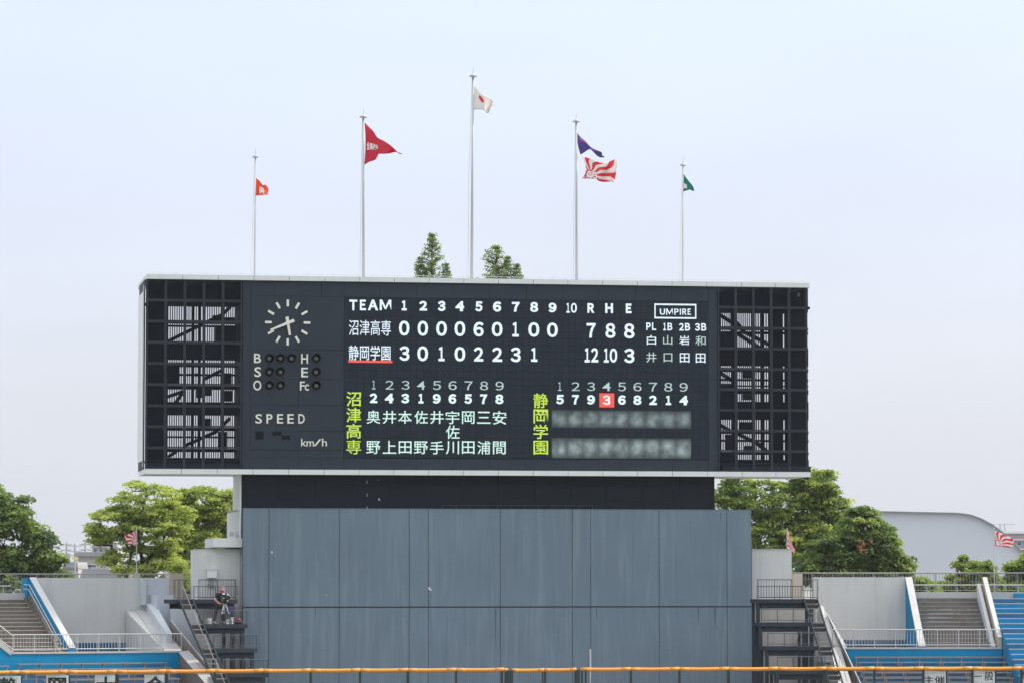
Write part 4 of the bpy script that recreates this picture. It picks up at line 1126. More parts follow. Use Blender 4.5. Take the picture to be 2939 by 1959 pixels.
def uvsep(t):
    g = t.nodes.new('ShaderNodeUVMap'); s = t.nodes.new('ShaderNodeSeparateXYZ'); t.links.new(g.outputs[0], s.inputs[0]); return s
def ab(t, b, tr, fac, c1, c2):
    x = t.nodes.new('ShaderNodeMix'); x.data_type = 'RGBA'
    x.inputs[6].default_value = (*c1, 1); x.inputs[7].default_value = (*c2, 1)
    t.links.new(fac, x.inputs['Factor']); t.links.new(x.outputs[2], b.inputs['Base Color']); t.links.new(x.outputs[2], tr.inputs[0])
WHT, REDC = (0.80, 0.77, 0.74), (0.75, 0.055, 0.085)
def sunrays(cx=.12, cy=.26, r=.22, nray=22, asp=1.45):
    m, t, b, tr = clothmat('rays_cloth', WHT); mth = mnode(t); s = uvsep(t)
    dx = mth('MULTIPLY', mth('SUBTRACT', s.outputs[0], cx), asp); dy = mth('SUBTRACT', s.outputs[1], cy)
    rr0 = mth('SQRT', mth('ADD', mth('MULTIPLY', dx, dx), mth('MULTIPLY', dy, dy)))
    ang = mth('ADD', mth('ARCTAN2', dy, dx), mth('MULTIPLY', mth('SINE', mth('ADD', mth('MULTIPLY', rr0, 6.5), mth('MULTIPLY', dy, 2.0))), .09))
    st = mth('GREATER_THAN', mth('SINE', mth('MULTIPLY', ang, nray/2.0)), 0.0)
    rr = mth('SQRT', mth('ADD', mth('MULTIPLY', dx, dx), mth('MULTIPLY', dy, dy)))
    disc = mth('LESS_THAN', rr, r)
    ab(t, b, tr, mth('MAXIMUM', st, disc), WHT, REDC)
    return m
RAY = sunrays(.14, .24, .20, 26); RAY2 = sunrays(.16, .22, .2, 26)
md, t, b, tr = clothmat('white_disc_cloth', WHT); mth = mnode(t); s = uvsep(t)
dx = mth('MULTIPLY', mth('SUBTRACT', s.outputs[0], .37), 1.5); dy = mth('SUBTRACT', s.outputs[1], .62)
rr = mth('SQRT', mth('ADD', mth('MULTIPLY', dx, dx), mth('MULTIPLY', dy, dy)))
ab(t, b, tr, mth('LESS_THAN', rr, .17), WHT, (.75, .05, .08))
mp_, t, b, tr = clothmat('purple_cloth', (.10, .07, .30)); mth = mnode(t); s = uvsep(t)
dx = mth('SUBTRACT', s.outputs[0], .36); dy = mth('MULTIPLY', mth('SUBTRACT', s.outputs[1], .84), 2.2)
rr = mth('SQRT', mth('ADD', mth('MULTIPLY', dx, dx), mth('MULTIPLY', dy, dy)))
ab(t, b, tr, mth('LESS_THAN', rr, .24), (.105, .075, .32), (.72, .16, .38))
redm = clothmat('red_cloth', (.62, .035, .075))[0]; orm = clothmat('orange_cloth', (.80, .11, .035))[0]; grm = clothmat('green_cloth', (.015, .24, .15))[0]
wtx = pmat('flag_white_print', (.78, .76, .76), .8)
flag('small orange flag with white lettering on the leftmost flagpole', BF, WP, (640, 180, 2.45), [((229,810),(229,936)),((255,828),(257,934)),((280,862),(285,931)),((298,860),(303,927)),((322,888),(314,931))], orm, .12, 1.1, .3, ('県', .22, .35, .62, .92, wtx, .02))
flag('big red flag with white Japanese lettering blown to the right', BF, WP, (1020, 330, 9.8), [((256,215),(250,1410),(285,800)),((400,345),(400,1320)),((500,460),(560,1265)),((610,640),(640,1120)),((790,740),(780,1095)),((960,845),(960,1065)),((1140,965),(1130,1045)),((1290,1085),(1300,1125))], redm, .35, 1.3, .5,
     ('全高校会', .05, .44, .43, .66, wtx, .02))
flag('white national flag with a red disc, folded by the wind on the middle pole', BF, WP, (1200, 180, 2.45), [((383,130),(379,331)),((402,163),(410,331)),((422,197),(445,331)),((443,222),(468,340)),((470,234),(482,350)),((505,247),(504,345)),((533,268),(512,312)),((538,290),(530,298))], md, .3, 1.3, 1.0)
flag('purple flag with a pink emblem above the striped flag', BF, WP, (1640, 360, 8.71), [((115,145),(228,735),(150,440)),((230,290),(320,680)),((330,380),(440,605)),((470,545),(510,655)),((620,630),(640,745)),((740,672),(760,785)),((795,690),(830,798))], mp_, .3, 1.2, .2)
flag('red and white rayed flag hanging under the purple flag', BF, WP, (1640, 360, 8.71), [((258,760),(255,1335),(365,1090)),((430,820),(430,1335),(460,1080)),((600,895),(600,1350)),((730,938),(700,1385)),((900,930),(860,1410)),((1000,880),(960,1425)),((1085,860),(1055,1440),(1100,1150))], RAY, .3, 1.5, .9,
     ('朝', .07, .60, .36, .97, wtx, .01))
flag('small green flag with a pale emblem on the rightmost flagpole', BF, WP, (1560, 300, 3.016), [((1207,588),(1205,757)),((1232,630),(1230,748)),((1256,666),(1262,740)),((1284,698),(1288,743)),((1308,735),(1309,748))], grm, .15, 1.1, .8, ('高', .05, .50, .34, .86, wtx, .02))
STR, t, b, tr = clothmat('striped_cloth', WHT); mth = mnode(t); s = uvsep(t)
ab(t, b, tr, mth('GREATER_THAN', mth('SINE', mth('ADD', mth('MULTIPLY', s.outputs[1], 27.0), mth('MULTIPLY', s.outputs[0], 3.0))), 0.0), WHT, REDC)
def staff(fr, w, x, y0, y1, r, parent_label, cat='flagpole'):
    u, z0 = fr.hit(x, y1, w); z1 = fr.hit(x, y0, w)[1]
    t = thing('flag_staff', parent_label, cat, fr, (u, w, z0), 'thin flag staffs on the stands')
    MB().tube((u, w, z0), (u, w, z1), r, 8, r*.7).build('pole', M['galv'], t)
    MB().lathe((u, w, z1-.02), [(.02, 0), (.035, .03), (.02, .07), (.004, .08)], 8).build('finial', M['galv'], t)
    MB().box(u-.06, u+.06, w-.05, w+.05, z0+.25, z0+.32).build('clamp', M['galv'], t)
staff(LF, 6.9, 391.5, 1518, 1660, .028, 'thin staff on the left stand wall holding a striped flag before the light green tree')
staff(BF, 3.0, 2259, 1518, 1577, .028, 'thin staff on the right concrete block holding a drooping striped flag')
staff(RF, 4.95, 2854, 1516, 1700, .026, 'thin staff on the right stand holding a rayed flag before the pale hall')
G2 = 'rayed flags on the stands'
flag('rayed flag on the left stand blowing left before the light green tree', LF, 6.9, (160, 1500, 9.05), [((2095,190),(2090,580)),((2000,240),(2010,575)),((1890,280),(1950,555)),((1790,305),(1880,530),(1850,420))], RAY2, .1, 1.1, .3, ('朝', .05, .55, .36, .95, wtx, .01), G2)
flag('narrow drooping striped flag on top of the right concrete block', BF, 3.0, (2040, 1340, 2.533), [((560,455),(552,598)),((566,470),(568,604)),((578,510),(588,612),(580,560)),((590,560),(600,618)),((612,598),(608,620))], STR, .1, .8, .5, None, G2)
flag('rayed flag on the far right staff blowing right before the pale hall', RF, 4.95, (2780, 1480, 3.27), [((250,140),(246,280)),((300,158),(295,284)),((350,182),(345,290)),((395,200),(395,294)),((425,228),(425,270))], RAY, .12, 1.1, .2, ('朝', .05, .60, .33, .95, wtx, .01), G2)

# ================================================================== cameraman and his things
def W2(fr, u, w, z): return Vector(fr.world(u, w, z))
PW = -DLEV+.75
pu = LF.hit(632, 1789, PW)[0]
PZ = zL[1]+.002
H = LF.hit(632, 1681, PW)[1]-PZ
person = thing('person', 'person in black shirt and pink bucket hat bending to a video camera on the platform', 'person', LF, (pu, PW, PZ))
def skin(name, pts, edges, rad, mat, parent, lv=2, root=0):
    me = D2.meshes.new(name)
    b_ = BASE[parent.name]
    me.from_pydata([(pu+p[0]-b_[0], PW+p[1]-b_[1], PZ+p[2]-b_[2]) for p in pts], edges, [])
    o = link(D2.objects.new(name, me)); o.parent = parent; BASE[o.name] = b_
    me.materials.append(mat)
    sk = o.modifiers.new('skin', 'SKIN'); sk.use_smooth_shade = True
    for i, r in enumerate(rad):
        r2 = r if isinstance(r, tuple) else (r, r)
        me.skin_vertices[0].data[i].radius = r2
        me.skin_vertices[0].data[i].use_root = (i == root)
    s = o.modifiers.new('sub', 'SUBSURF'); s.levels = lv; s.render_levels = lv
    return o
skinm = pmat('skin', (.50, .26, .19), .6)
shirt = pmat('black_shirt', (.018, .02, .022), .85); trous = pmat('dark_trousers', (.022, .023, .03), .85); hatm = pmat('pink_hat', (.27, .12, .13), .9); shoe = pmat('grey_shoe', (.30, .29, .28), .7)
# body (one continuous figure): pelvis root, spine, neck, head, arms, legs
bp2 = [(-.02,0,.93), (-.02,-.03,1.12), (-.01,-.08,1.33), (0,-.11,1.42), (.0,-.17,1.51), (.0,-.21,1.60),
       (-.20,-.10,1.38), (-.33,-.14,1.12), (-.16,-.34,.96), (-.10,-.40,.95),
       (.20,-.12,1.38), (.30,-.20,1.12), (.20,-.40,1.06), (.14,-.44,1.08),
       (-.12,.0,.88), (-.22,.02,.50), (-.27,.05,.09), (-.28,-.10,.04),
       (.08,.0,.88), (.14,.02,.50), (.17,.05,.09), (.18,-.10,.04)]
ed2 = [(0,1),(1,2),(2,3),(3,4),(4,5),(2,6),(6,7),(7,8),(8,9),(2,10),(10,11),(11,12),(12,13),(0,14),(14,15),(15,16),(16,17),(0,18),(18,19),(19,20),(20,21)]
rd2 = [(.15,.11),(.14,.10),(.16,.10),.06,.085,.085,.06,.045,.032,.035,.06,.045,.032,.035,.085,.06,.045,.04,.085,.06,.045,.04]
skin('body', bp2, ed2, rd2, skinm, person)
skin('shirt', [(-.02,0,.90), (-.02,-.03,1.12), (-.01,-.08,1.33), (0,-.10,1.40), (-.20,-.10,1.37), (-.29,-.13,1.20), (.20,-.12,1.37), (.28,-.17,1.20)],
     [(0,1),(1,2),(2,3),(2,4),(4,5),(2,6),(6,7)], [(.175,.135),(.165,.125),(.185,.125),.075,.085,.075,.085,.075], shirt, person)
skin('trousers', [(-.02,0,.96), (-.12,.0,.86), (-.22,.02,.50), (-.27,.05,.10), (.08,.0,.86), (.14,.02,.50), (.17,.05,.10)],
     [(0,1),(1,2),(2,3),(0,4),(4,5),(5,6)], [(.17,.13),.105,.082,.07,.105,.082,.07], trous, person)
for s in (-1, 1):
    c = (-.28 if s < 0 else .18)
    skin('shoe', [(c,.07,.05), (c,-.05,.05), (c,-.16,.035)], [(0,1),(1,2)], [(.045,.045),(.05,.045),(.045,.03)], shoe, person)
for sx, wr in ((-1, (-.10,-.40,.95)), (1, (.14,-.44,1.08))):
    pts = [wr]; eds = []; rs = [.032]
    for k in range(4):
        i = len(pts); x0 = wr[0]+(-.024+.016*k)
        pts += [(x0, wr[1]-.045, wr[2]+.0), (x0, wr[1]-.085-.004*(k in (1, 2)), wr[2]-.01), (x0, wr[1]-.095, wr[2]-.04)]
        eds += [(0, i), (i, i+1), (i+1, i+2)]; rs += [.010, .009, .008]
    i = len(pts); pts += [(wr[0]-sx*.045, wr[1]-.02, wr[2]-.01), (wr[0]-sx*.055, wr[1]-.06, wr[2]-.02)]; eds += [(0, i), (i, i+1)]; rs += [.011, .010]
    skin('hand', pts, eds, rs, skinm, person, 1)
hc = (pu+.0, PW-.21, PZ+1.575)
MB().lathe((hc[0], hc[1], hc[2]+.03), [(.175, -.055), (.17, -.045), (.118, .0), (.112, .09), (.085, .125), (.03, .135)], 18).build('bucket_hat', hatm, person, smooth=True)
hd = MB()
for ex in (-.035, .035): hd.lathe((hc[0]+ex, hc[1]-.085, hc[2]-.005), [(.012, 0), (.010, .006)], 8, 'y')
hd.lathe((hc[0], hc[1]-.08, hc[2]-.04), [(.018, 0), (.012, .03), (.004, .035)], 8, 'y')
hd.box(hc[0]-.025, hc[0]+.025, hc[1]-.09, hc[1]-.084, hc[2]-.075, hc[2]-.067)
hd.build('face_features', shirt, person)
for s in (-1, 1): MB().lathe((hc[0]+s*.088, hc[1]+.01, hc[2]-.01), [(.022, 0), (.018, .02)], 8, 'y').build('ear', skinm, person)
# video camera on its tripod
vw = PW-.42; vu = pu+.06
vc = thing('video_camera', 'black video camera on a silver tripod in front of the person in pink hat', 'camera', LF, (vu, vw, PZ))
bk = M['rubber']; 
MB().box(vu-.11, vu+.10, vw-.22, vw+.18, PZ+1.10, PZ+1.36).build('camera_body', bk, vc)
MB().lathe((vu-.01, vw-.22, PZ+1.22), [(.075, 0), (.075, .15), (.10, .17), (.10, .26), (.085, .26), (.07, .23)], 14, 'y').build('lens', bk, vc)
MB().box(vu-.03, vu+.03, vw-.1, vw+.14, PZ+1.39, PZ+1.42).build('handle', bk, vc)
MB().box(vu+.11, vu+.17, vw-.12, vw-.02, PZ+1.30, PZ+1.38).build('viewfinder', bk, vc)
MB().box(vu-.17, vu-.05, vw-.16, vw-.15, PZ+1.37, PZ+1.43).build('white_label', M['white'], vc)
MB().box(vu+.04, vu+.11, vw-.235, vw-.222, PZ+1.33, PZ+1.40).build('white_label', M['white'], vc)
MB().box(vu-.17, vu-.09, vw-.235, vw-.222, PZ+1.18, PZ+1.21).build('white_label', M['white'], vc)
MB().box(vu-.18, vu-.112, vw-.20, vw+.05, PZ+1.02, PZ+1.30).build('green_side_pack', pmat('dull_green', (.03, .07, .05), .7), vc)
MB().lathe((vu, vw, PZ+.93), [(.05, 0), (.08, .04), (.08, .12), (.05, .165)], 12).build('fluid_head', bk, vc)
for k, (dx, dy) in enumerate(((-.30, -.10), (.33, -.12), (.03, .32))):
    a = (vu+.03*(1 if dx > 0 else -1), vw, PZ+.95); m_ = (vu+dx*.55, vw+dy*.55, PZ+.47)
    MB().tube(a, m_, .030, 8).build('tripod_leg', M['galv'], vc)
    MB().tube(m_, (vu+dx, vw+dy, PZ), .020, 8, .016).build('tripod_foot', bk, vc)
MB().tube((vu+.05, vw+.05, PZ+1.02), (vu+.22, vw+.30, PZ+.95), .012, 6).build('pan_bar', bk, vc)
# bits lying on the platform
def on(px, w): return LF.hit(px, 1790, w)[0]
u = on(600, PW)
for k in range(4):
    MB().lathe((u, PW, PZ+.07*k), [(.10, 0), (.12, .055), (.125, .062), (.09, .065)], 14).top('food_tub', M['white'], LF, (u, PW, PZ+.07*k),
        ('lowest', 'second', 'third', 'topmost')[k]+' white tub of the stack at the left end of the second platform', 'tub', 'stacked white tubs')
for px, h, r, lb in ((665, .30, .085, 'tall white bucket with a rim right of the tripod'), (652.5, .20, .075, 'low white bucket beside the tripod foot')):
    u = on(px, PW-.3); bu = thing('bucket', lb, 'bucket', LF, (u, PW-.3, PZ))
    MB().lathe((u, PW-.3, PZ), [(r*.8, 0), (r, h)], 14).build('pail', M['white'], bu)
    MB().lathe((u, PW-.3, PZ+h-.02), [(r+.02, 0), (r+.025, .03)], 14).build('rim', M['white'], bu)
u = on(664, PW+.1); navy = pmat('navy_fabric', (.035, .038, .085), .8)
ch = thing('folding_chair', 'navy folding chair beside the cameraman', 'chair', LF, (u, PW+.1, PZ))
MB().box(u-.22, u+.22, PW+.24, PW+.27, PZ+.45, PZ+.82).build('backrest', navy, ch); MB().box(u-.22, u+.22, PW-.10, PW+.25, PZ+.40, PZ+.43).build('seat', navy, ch)
for sx in (-.22, .22):
    for y0, y1 in ((-.12, .28), (.26, -.10)):
        MB().tube((u+sx, PW+.1+y0-.1, PZ), (u+sx, PW+.1+y1-.1+.05, PZ+.42), .014, 6).build('leg', M['steelrail'], ch)
u = on(685, PW-.1)
bg = thing('equipment_bag', 'low black equipment bag at the right end of the second platform', 'bag', LF, (u, PW-.1, PZ))
MB().lathe((u, PW-.1, PZ), [(.16, 0), (.18, .04), (.17, .12), (.10, .15)], 14).build('bag_body', M['rubber'], bg)
MB().box(u-.12, u+.12, PW-.12, PW-.08, PZ+.151, PZ+.165).build('strap', M['rubber'], bg)
rc_ = thing('red_cap', 'red cap lying on the black bag', 'cap', LF, (u+.02, PW-.1, PZ+.166))
MB().lathe((u+.02, PW-.1, PZ+.166), [(.085, 0), (.08, .04), (.05, .075), (.01, .085)], 14).build('crown', pmat('red_fabric', (.55, .03, .02), .8), rc_, smooth=True)
MB().box(u-.05, u+.09, PW-.24, PW-.17, PZ+.168, PZ+.18).build('visor', pmat('red_fabric', (.55, .03, .02), .8), rc_)

# ================================================================== trees
def leafmat(name, lo, mid, hi, trans=.35):
    m = D2.materials.new(name); m.use_nodes = True
    t = m.node_tree; b = t.nodes['Principled BSDF']; out = t.nodes['Material Output']
    at = t.nodes.new('ShaderNodeAttribute'); at.attribute_name = 'tint'
    cr = t.nodes.new('ShaderNodeValToRGB')
    cr.color_ramp.elements[0].color = (*lo, 1); cr.color_ramp.elements[1].color = (*hi, 1)
    e = cr.color_ramp.elements.new(.5); e.color = (*mid, 1)
    t.links.new(at.outputs['Fac'], cr.inputs[0]); t.links.new(cr.outputs[0], b.inputs['Base Color'])
    b.inputs['Roughness'].default_value = .65; b.inputs['Specular IOR Level'].default_value = .25
    tr = t.nodes.new('ShaderNodeBsdfTranslucent')
    vm = t.nodes.new('ShaderNodeVectorMath'); vm.operation = 'MULTIPLY'; vm.inputs[1].default_value = (1.3, 1.45, .7)
    t.links.new(cr.outputs[0], vm.inputs[0]); t.links.new(vm.outputs[0], tr.inputs[0])
    mx = t.nodes.new('ShaderNodeMixShader'); mx.inputs[0].default_value = trans
    t.links.new(b.outputs[0], mx.inputs[1]); t.links.new(tr.outputs[0], mx.inputs[2]); t.links.new(mx.outputs[0], out.inputs[0])
    return m
LM = dict(
    light=leafmat('light_green_leaves', (.235, .29, .085), (.35, .405, .125), (.47, .495, .16), .5),
    mid=leafmat('mid_green_leaves', (.12, .175, .06), (.235, .30, .085), (.41, .44, .12), .5),
    dark=leafmat('dark_green_leaves', (.085, .13, .06), (.165, .225, .082), (.31, .365, .115), .48),
    cone=leafmat('conifer_sprays', (.12, .165, .085), (.19, .245, .11), (.29, .35, .135), .5))
def leaves(centres, rad, flat, per, size, mat, rs, tintvar, box=None):
    N = len(centres)
    c = np.repeat(centres, per, 0); r = np.repeat(rad, per)
    d = rs.normal(size=(N*per, 3)); d /= np.linalg.norm(d, axis=1)[:, None]
    q = rs.random(N*per)**.45
    d[:, 2] = np.where(rs.random(N*per) < .62, np.abs(d[:, 2]), d[:, 2])
    off = d*(q*r)[:, None]; off[:, 2] *= flat
    p = c+off
    # leaf card axes: mostly lying open to the sky, tilted at random
    nrm = rs.normal(size=(N*per, 3))*.75; nrm[:, 2] += .9; nrm += d*.5; nrm /= np.linalg.norm(nrm, axis=1)[:, None]
    t = rs.normal(size=(N*per, 3)); t -= nrm*(t*nrm).sum(1)[:, None]; t /= np.linalg.norm(t, axis=1)[:, None]
    b = np.cross(nrm, t)
    s = size*(.6+.8*rs.random(N*per))
    a = t*(s*.62)[:, None]; bb = b*(s*.38)[:, None]
    V = np.stack([p-a, p-bb, p+a, p+bb], 1).reshape(-1, 3)
    tint = np.clip(np.repeat(.5+tintvar*rs.normal(size=N), per)+.13*rs.normal(size=N*per), 0, 1)
    return V, np.repeat(tint, 4)
def quadmesh(name, V, tint, mat):
    n = len(V)//4
    me = D2.meshes.new(name)
    me.vertices.add(len(V)); me.vertices.foreach_set('co', V.astype(np.float32).ravel())
    me.loops.add(len(V)); me.loops.foreach_set('vertex_index', np.arange(len(V), dtype=np.int32))
    me.polygons.add(n); me.polygons.foreach_set('loop_start', np.arange(0, len(V), 4, dtype=np.int32))
    me.update(calc_edges=True); me.validate()
    at = me.attributes.new('tint', 'FLOAT', 'POINT'); at.data.foreach_set('value', tint.astype(np.float32))
    me.materials.append(mat)
    return me
def tree(name, label, Y, lobes, basepx, nclump, per, size, mat, seed, flat=.6, crad=(.5, .95), depth=.8, tv=.2, grp=None, surf=.35, trunk=.22, topz=None):
    """lobes: crown lobes (px, py, rx px, ry px); the trunk stands at picture column basepx, distance Y"""
    rs = np.random.default_rng(seed); fr = XF(Y); k = Y/F
    ux = fr.hit(basepx, HZ)[0]
    o = thing(name, label, 'tree', fr, (ux, 0, 0), grp); 
    A = np.array([l[2]*l[3] for l in lobes], float); A /= A.sum()
    cs = []
    L = []
    for l in lobes:
        u, z = fr.hit(l[0], l[1]); L.append((u, z, l[2]*k, l[3]*k))
    while len(cs) < nclump:
        i = rs.choice(len(L), p=A); u, z, rx, rz = L[i]
        d = rs.normal(size=3); d /= np.linalg.norm(d); q = (surf+(1-surf)*rs.random())**.5
        ry = depth*rx
        rc = rs.uniform(*crad)
        rx2, ry2, rz2 = max(rx-rc*.8, .2), max(ry-rc*.8, .2), max(rz-rc*flat*.8, .2)
        p = np.array([u+d[0]*q*rx2, d[1]*q*ry2, z+d[2]*q*rz2])
        if p[2] < 1.2: continue
        cs.append((p, rc))
    cen = np.array([c[0] for c in cs]); rad = np.array([c[1] for c in cs])
    V, T_ = leaves(cen-np.array([ux, 0, 0]), rad, flat, per, size, mat, rs, tv)
    me = quadmesh('crown', V, T_, mat)
    cr = link(D2.objects.new('crown', me)); cr.parent = o; BASE[cr.name] = BASE[o.name]
    # limbs: each clump joins the nearest lower node of the growing skeleton
    zc = cen[:, 2].mean(); zmin = cen[:, 2].min()
    top = cen[:, 2].max()
    nodes = [np.array([ux, 0, z]) for z in np.linspace(0, zmin*.4+zc*.6, 7)]
    par = [-1]+list(range(6)); load = [0]*7
    order = np.argsort(np.linalg.norm(cen-nodes[-1], axis=1))
    for j in order:
        c = cen[j]
        N_ = np.array(nodes); dd = np.linalg.norm(N_-c, axis=1)+1.2*np.maximum(0, N_[:, 2]-c[2]+.3)+.0
        dd[:3] += 50
        b_ = int(dd.argmin()); p = nodes[b_]
        m = (p*.5+c*.5)+rs.normal(size=3)*.12; m[2] += .12*np.linalg.norm(c-p)
        nodes.append(m); par.append(b_); load.append(0)
        nodes.append(c-np.array([0, 0, .1])); par.append(len(nodes)-2); load.append(0)
    w = [0]*len(nodes)
    for i in range(len(nodes)-1, 0, -1):
        w[i] += 1
        w[par[i]] += w[i]
    mx = max(w)
    mb = MB()
    rr = lambda i: max(.022, trunk*(w[i]/mx)**.5)
    for i in range(1, len(nodes)):
        mb.tube(tuple(nodes[par[i]]), tuple(nodes[i]), rr(par[i]) if par[i] else trunk*1.25, 6 if w[i] > 6 else 4, rr(i), cap=False)
    mb.build('trunk', M['bark'], o, smooth=True)
    return o
tree('broadleaf_tree', 'dark rounded broadleaf tree at the left edge behind the rail', 205, [(30, 1540, 130, 130), (110, 1590, 95, 100), (150, 1640, 70, 60), (-40, 1480, 120, 110), (40, 1700, 160, 110), (-60, 1620, 130, 120)], 20, 330, 115, .18, LM['dark'], 1, .65, (.38, .78), .8, .22)
tree('zelkova_tree', 'airy light green tree with layered foliage behind the left striped flag', 200, [(420, 1445, 120, 75), (330, 1500, 110, 70), (440, 1530, 130, 85), (290, 1540, 55, 35), (500, 1490, 70, 60), (380, 1610, 120, 60), (460, 1640, 120, 70)], 425, 285, 125, .13, LM['light'], 2, .38, (.35, .68), .8, .25)
tree('zelkova_tree', 'light green tree standing close to the left concrete tower', 206, [(580, 1440, 100, 52), (515, 1425, 55, 34), (480, 1475, 60, 50), (540, 1500, 100, 70), (620, 1470, 85, 50), (560, 1570, 90, 80), (500, 1620, 90, 70), (665, 1425, 30, 28)], 570, 250, 125, .13, LM['light'], 3, .38, (.35, .68), .8, .25)
tree('broadleaf_tree', 'dark dense tree behind the left concrete tower', 214, [(640, 1520, 70, 75), (610, 1600, 80, 90), (690, 1500, 60, 60), (600, 1690, 90, 80)], 640, 110, 230, .20, LM['dark'], 4, .7, (.5, .9), .8, .15)
tree('broadleaf_tree', 'tall green tree emerging behind the right end of the scoreboard', 212, [(2330, 1400, 95, 78), (2200, 1440, 140, 75), (2100, 1450, 90, 75), (2380, 1460, 80, 80), (2260, 1530, 170, 90), (2160, 1560, 130, 80), (2300, 1610, 160, 80), (2290, 1540, 100, 70), (2360, 1530, 90, 70), (2100, 1380, 60, 50)], 2240, 500, 125, .155, LM['mid'], 5, .5, (.36, .78), .7, .32)
red_tree = tree('broadleaf_tree', 'dark bushy tree between the tall green tree and the pale hall', 196, [(2470, 1520, 90, 75), (2420, 1590, 120, 80), (2530, 1570, 75, 75), (2560, 1630, 80, 60), (2380, 1650, 120, 70), (2500, 1680, 130, 70), (2480, 1470, 30, 28), (2590, 1660, 45, 40)], 2450, 400, 115, .16, LM['dark'], 6, .62, (.32, .68), .8, .36)
rs_ = np.random.default_rng(77); f_ = XF(196); ub_, zb_2 = f_.hit(2461, 1562); b_l = BASE[red_tree.name]
pts_ = np.stack([ub_-b_l[0]+rs_.normal(0, .16, 7), np.full(7, -2.75)+rs_.normal(0, .2, 7), zb_2+rs_.normal(0, .16, 7)], 1)
redl = leafmat('reddish_leaves', (.20, .08, .06), (.28, .11, .09), (.33, .16, .12), .4)
V_, T2_ = leaves(pts_, np.full(7, .15), .7, 12, .12, redl, rs_, .2)
rb_ = link(D2.objects.new('reddish_sprig', quadmesh('reddish_sprig', V_, T2_, redl))); rb_.parent = red_tree; rb_['kind'] = 'stuff'
tree('young_tree', 'small fresh green shrub in front of the hall, left of the rayed flag', 192, [(2775, 1640, 55, 45), (2740, 1680, 60, 50), (2790, 1690, 60, 40), (2765, 1610, 20, 18)], 2765, 60, 170, .13, LM['mid'], 7, .7, (.28, .5), .9, .2)
tree('young_tree', 'wispy green shrub behind the foot of the far right staff', 190, [(2835, 1640, 35, 40), (2850, 1680, 45, 45)], 2840, 34, 150, .13, LM['mid'], 8, .7, (.25, .45), .9, .2)
tree('young_tree', 'rounded green shrub cut by the right edge behind the rail', 194, [(2925, 1645, 60, 48), (2895, 1690, 60, 45), (2960, 1620, 60, 50)], 2925, 70, 180, .14, LM['mid'], 9, .7, (.3, .5), .9, .2)
tree('young_tree', 'sparse weedy shrub at the foot of the hall wall behind the rail', 190, [(2640, 1672, 45, 25), (2680, 1690, 50, 25), (2625, 1690, 40, 35)], 2650, 40, 110, .13, LM['mid'], 10, .7, (.22, .4), .9, .2)
def hedge(label, Y, x0, x1, seed):
    rs = np.random.default_rng(seed); fr = XF(Y)
    a, b = fr.hit(x0, HZ)[0], fr.hit(x1, HZ)[0]; n = int((b-a)*9)
    cen = np.stack([rs.uniform(0, b-a, n), rs.uniform(-1, 1, n), rs.uniform(3.5, 6.45, n)], 1)
    V, T_ = leaves(cen, rs.uniform(.3, .5, n), .8, 110, .15, LM['dark'], rs, .2)
    o = link(D2.objects.new('hedge', quadmesh('hedge', V, T_, LM['dark']))); o.location = (a, Y, 0)
    meta(o, label, 'hedge')
hedge('low dark hedge seen through the left concourse rail', 190, -40, 150, 21)
hedge('low green hedge seen through the right concourse rail', 189, 2610, 2960, 22)
def conifer(label, Y, px, top, half, seed, side):
    rs = np.random.default_rng(seed); fr = XF(Y); k = Y/F
    ux, zt = fr.hit(px, top); z0 = 11.0
    o = thing('conifer_tree', label, 'tree', fr, (ux, 0, 0), 'conifers peeping over the scoreboard')
    cs = []; rd = []
    z = zt-.15; mb = MB()
    mb.tube((ux, 0, 0), (ux, 0, zt-.2), .28, 8, .03)
    while z > z0:
        f = (zt-z)
        Rr = min(half*k*(f/((795-top)*k))**.72, half*k*1.5)
        for j in range(9):
            t = rs.uniform(0, 6.28); L_ = Rr*rs.uniform(.45, 1.12)
            if rs.random() < .12: L_ *= .5
            tip = np.array([math.cos(t)*L_, math.sin(t)*L_, z+L_*.22])
            mb.tube((ux, 0, z-.1), (ux+tip[0], tip[1], tip[2]), .035, 4, .01, cap=False)
            m = max(1, int(L_/.30))
            for q in range(m):
                g = (q+1)/m
                cs.append(np.array([tip[0]*g, tip[1]*g, z-.1+(tip[2]-z+.1)*g])); rd.append(.20+.13*rs.random())
        z -= .30
    for (sx, sy, hh) in side:                               # side leaders
        su, sz = fr.hit(sx, sy); z = sz
        while z > sz-3:
            Rr = .1+.35*(sz-z)**.7
            for j in range(6):
                t = rs.uniform(0, 6.28); cs.append(np.array([su-ux+math.cos(t)*Rr*.7, math.sin(t)*Rr*.7, z])); rd.append(.22)
            z -= .22
        mb.tube((ux, 0, sz-4), (su, 0, sz-2), .05, 5); mb.tube((su, 0, sz-2), (su, 0, sz-.1), .04, 5, .01)
    V, T_ = leaves(np.array(cs), np.array(rd), .8, 20, .11, LM['cone'], rs, .18)
    cr = link(D2.objects.new('crown', quadmesh('crown', V, T_, LM['cone']))); cr.parent = o
    mb.build('trunk', M['bark'], o)
conifer('taller pointed conifer behind the scoreboard, left of the middle flagpole', 225, 1240, 672, 40, 31, [(1280, 762, 1), (1207, 745, 1)])
conifer('shorter pointed conifer behind the scoreboard, right of the middle flagpole', 228, 1424, 708, 58, 32, [(1458, 742, 1), (1484, 764, 1)])

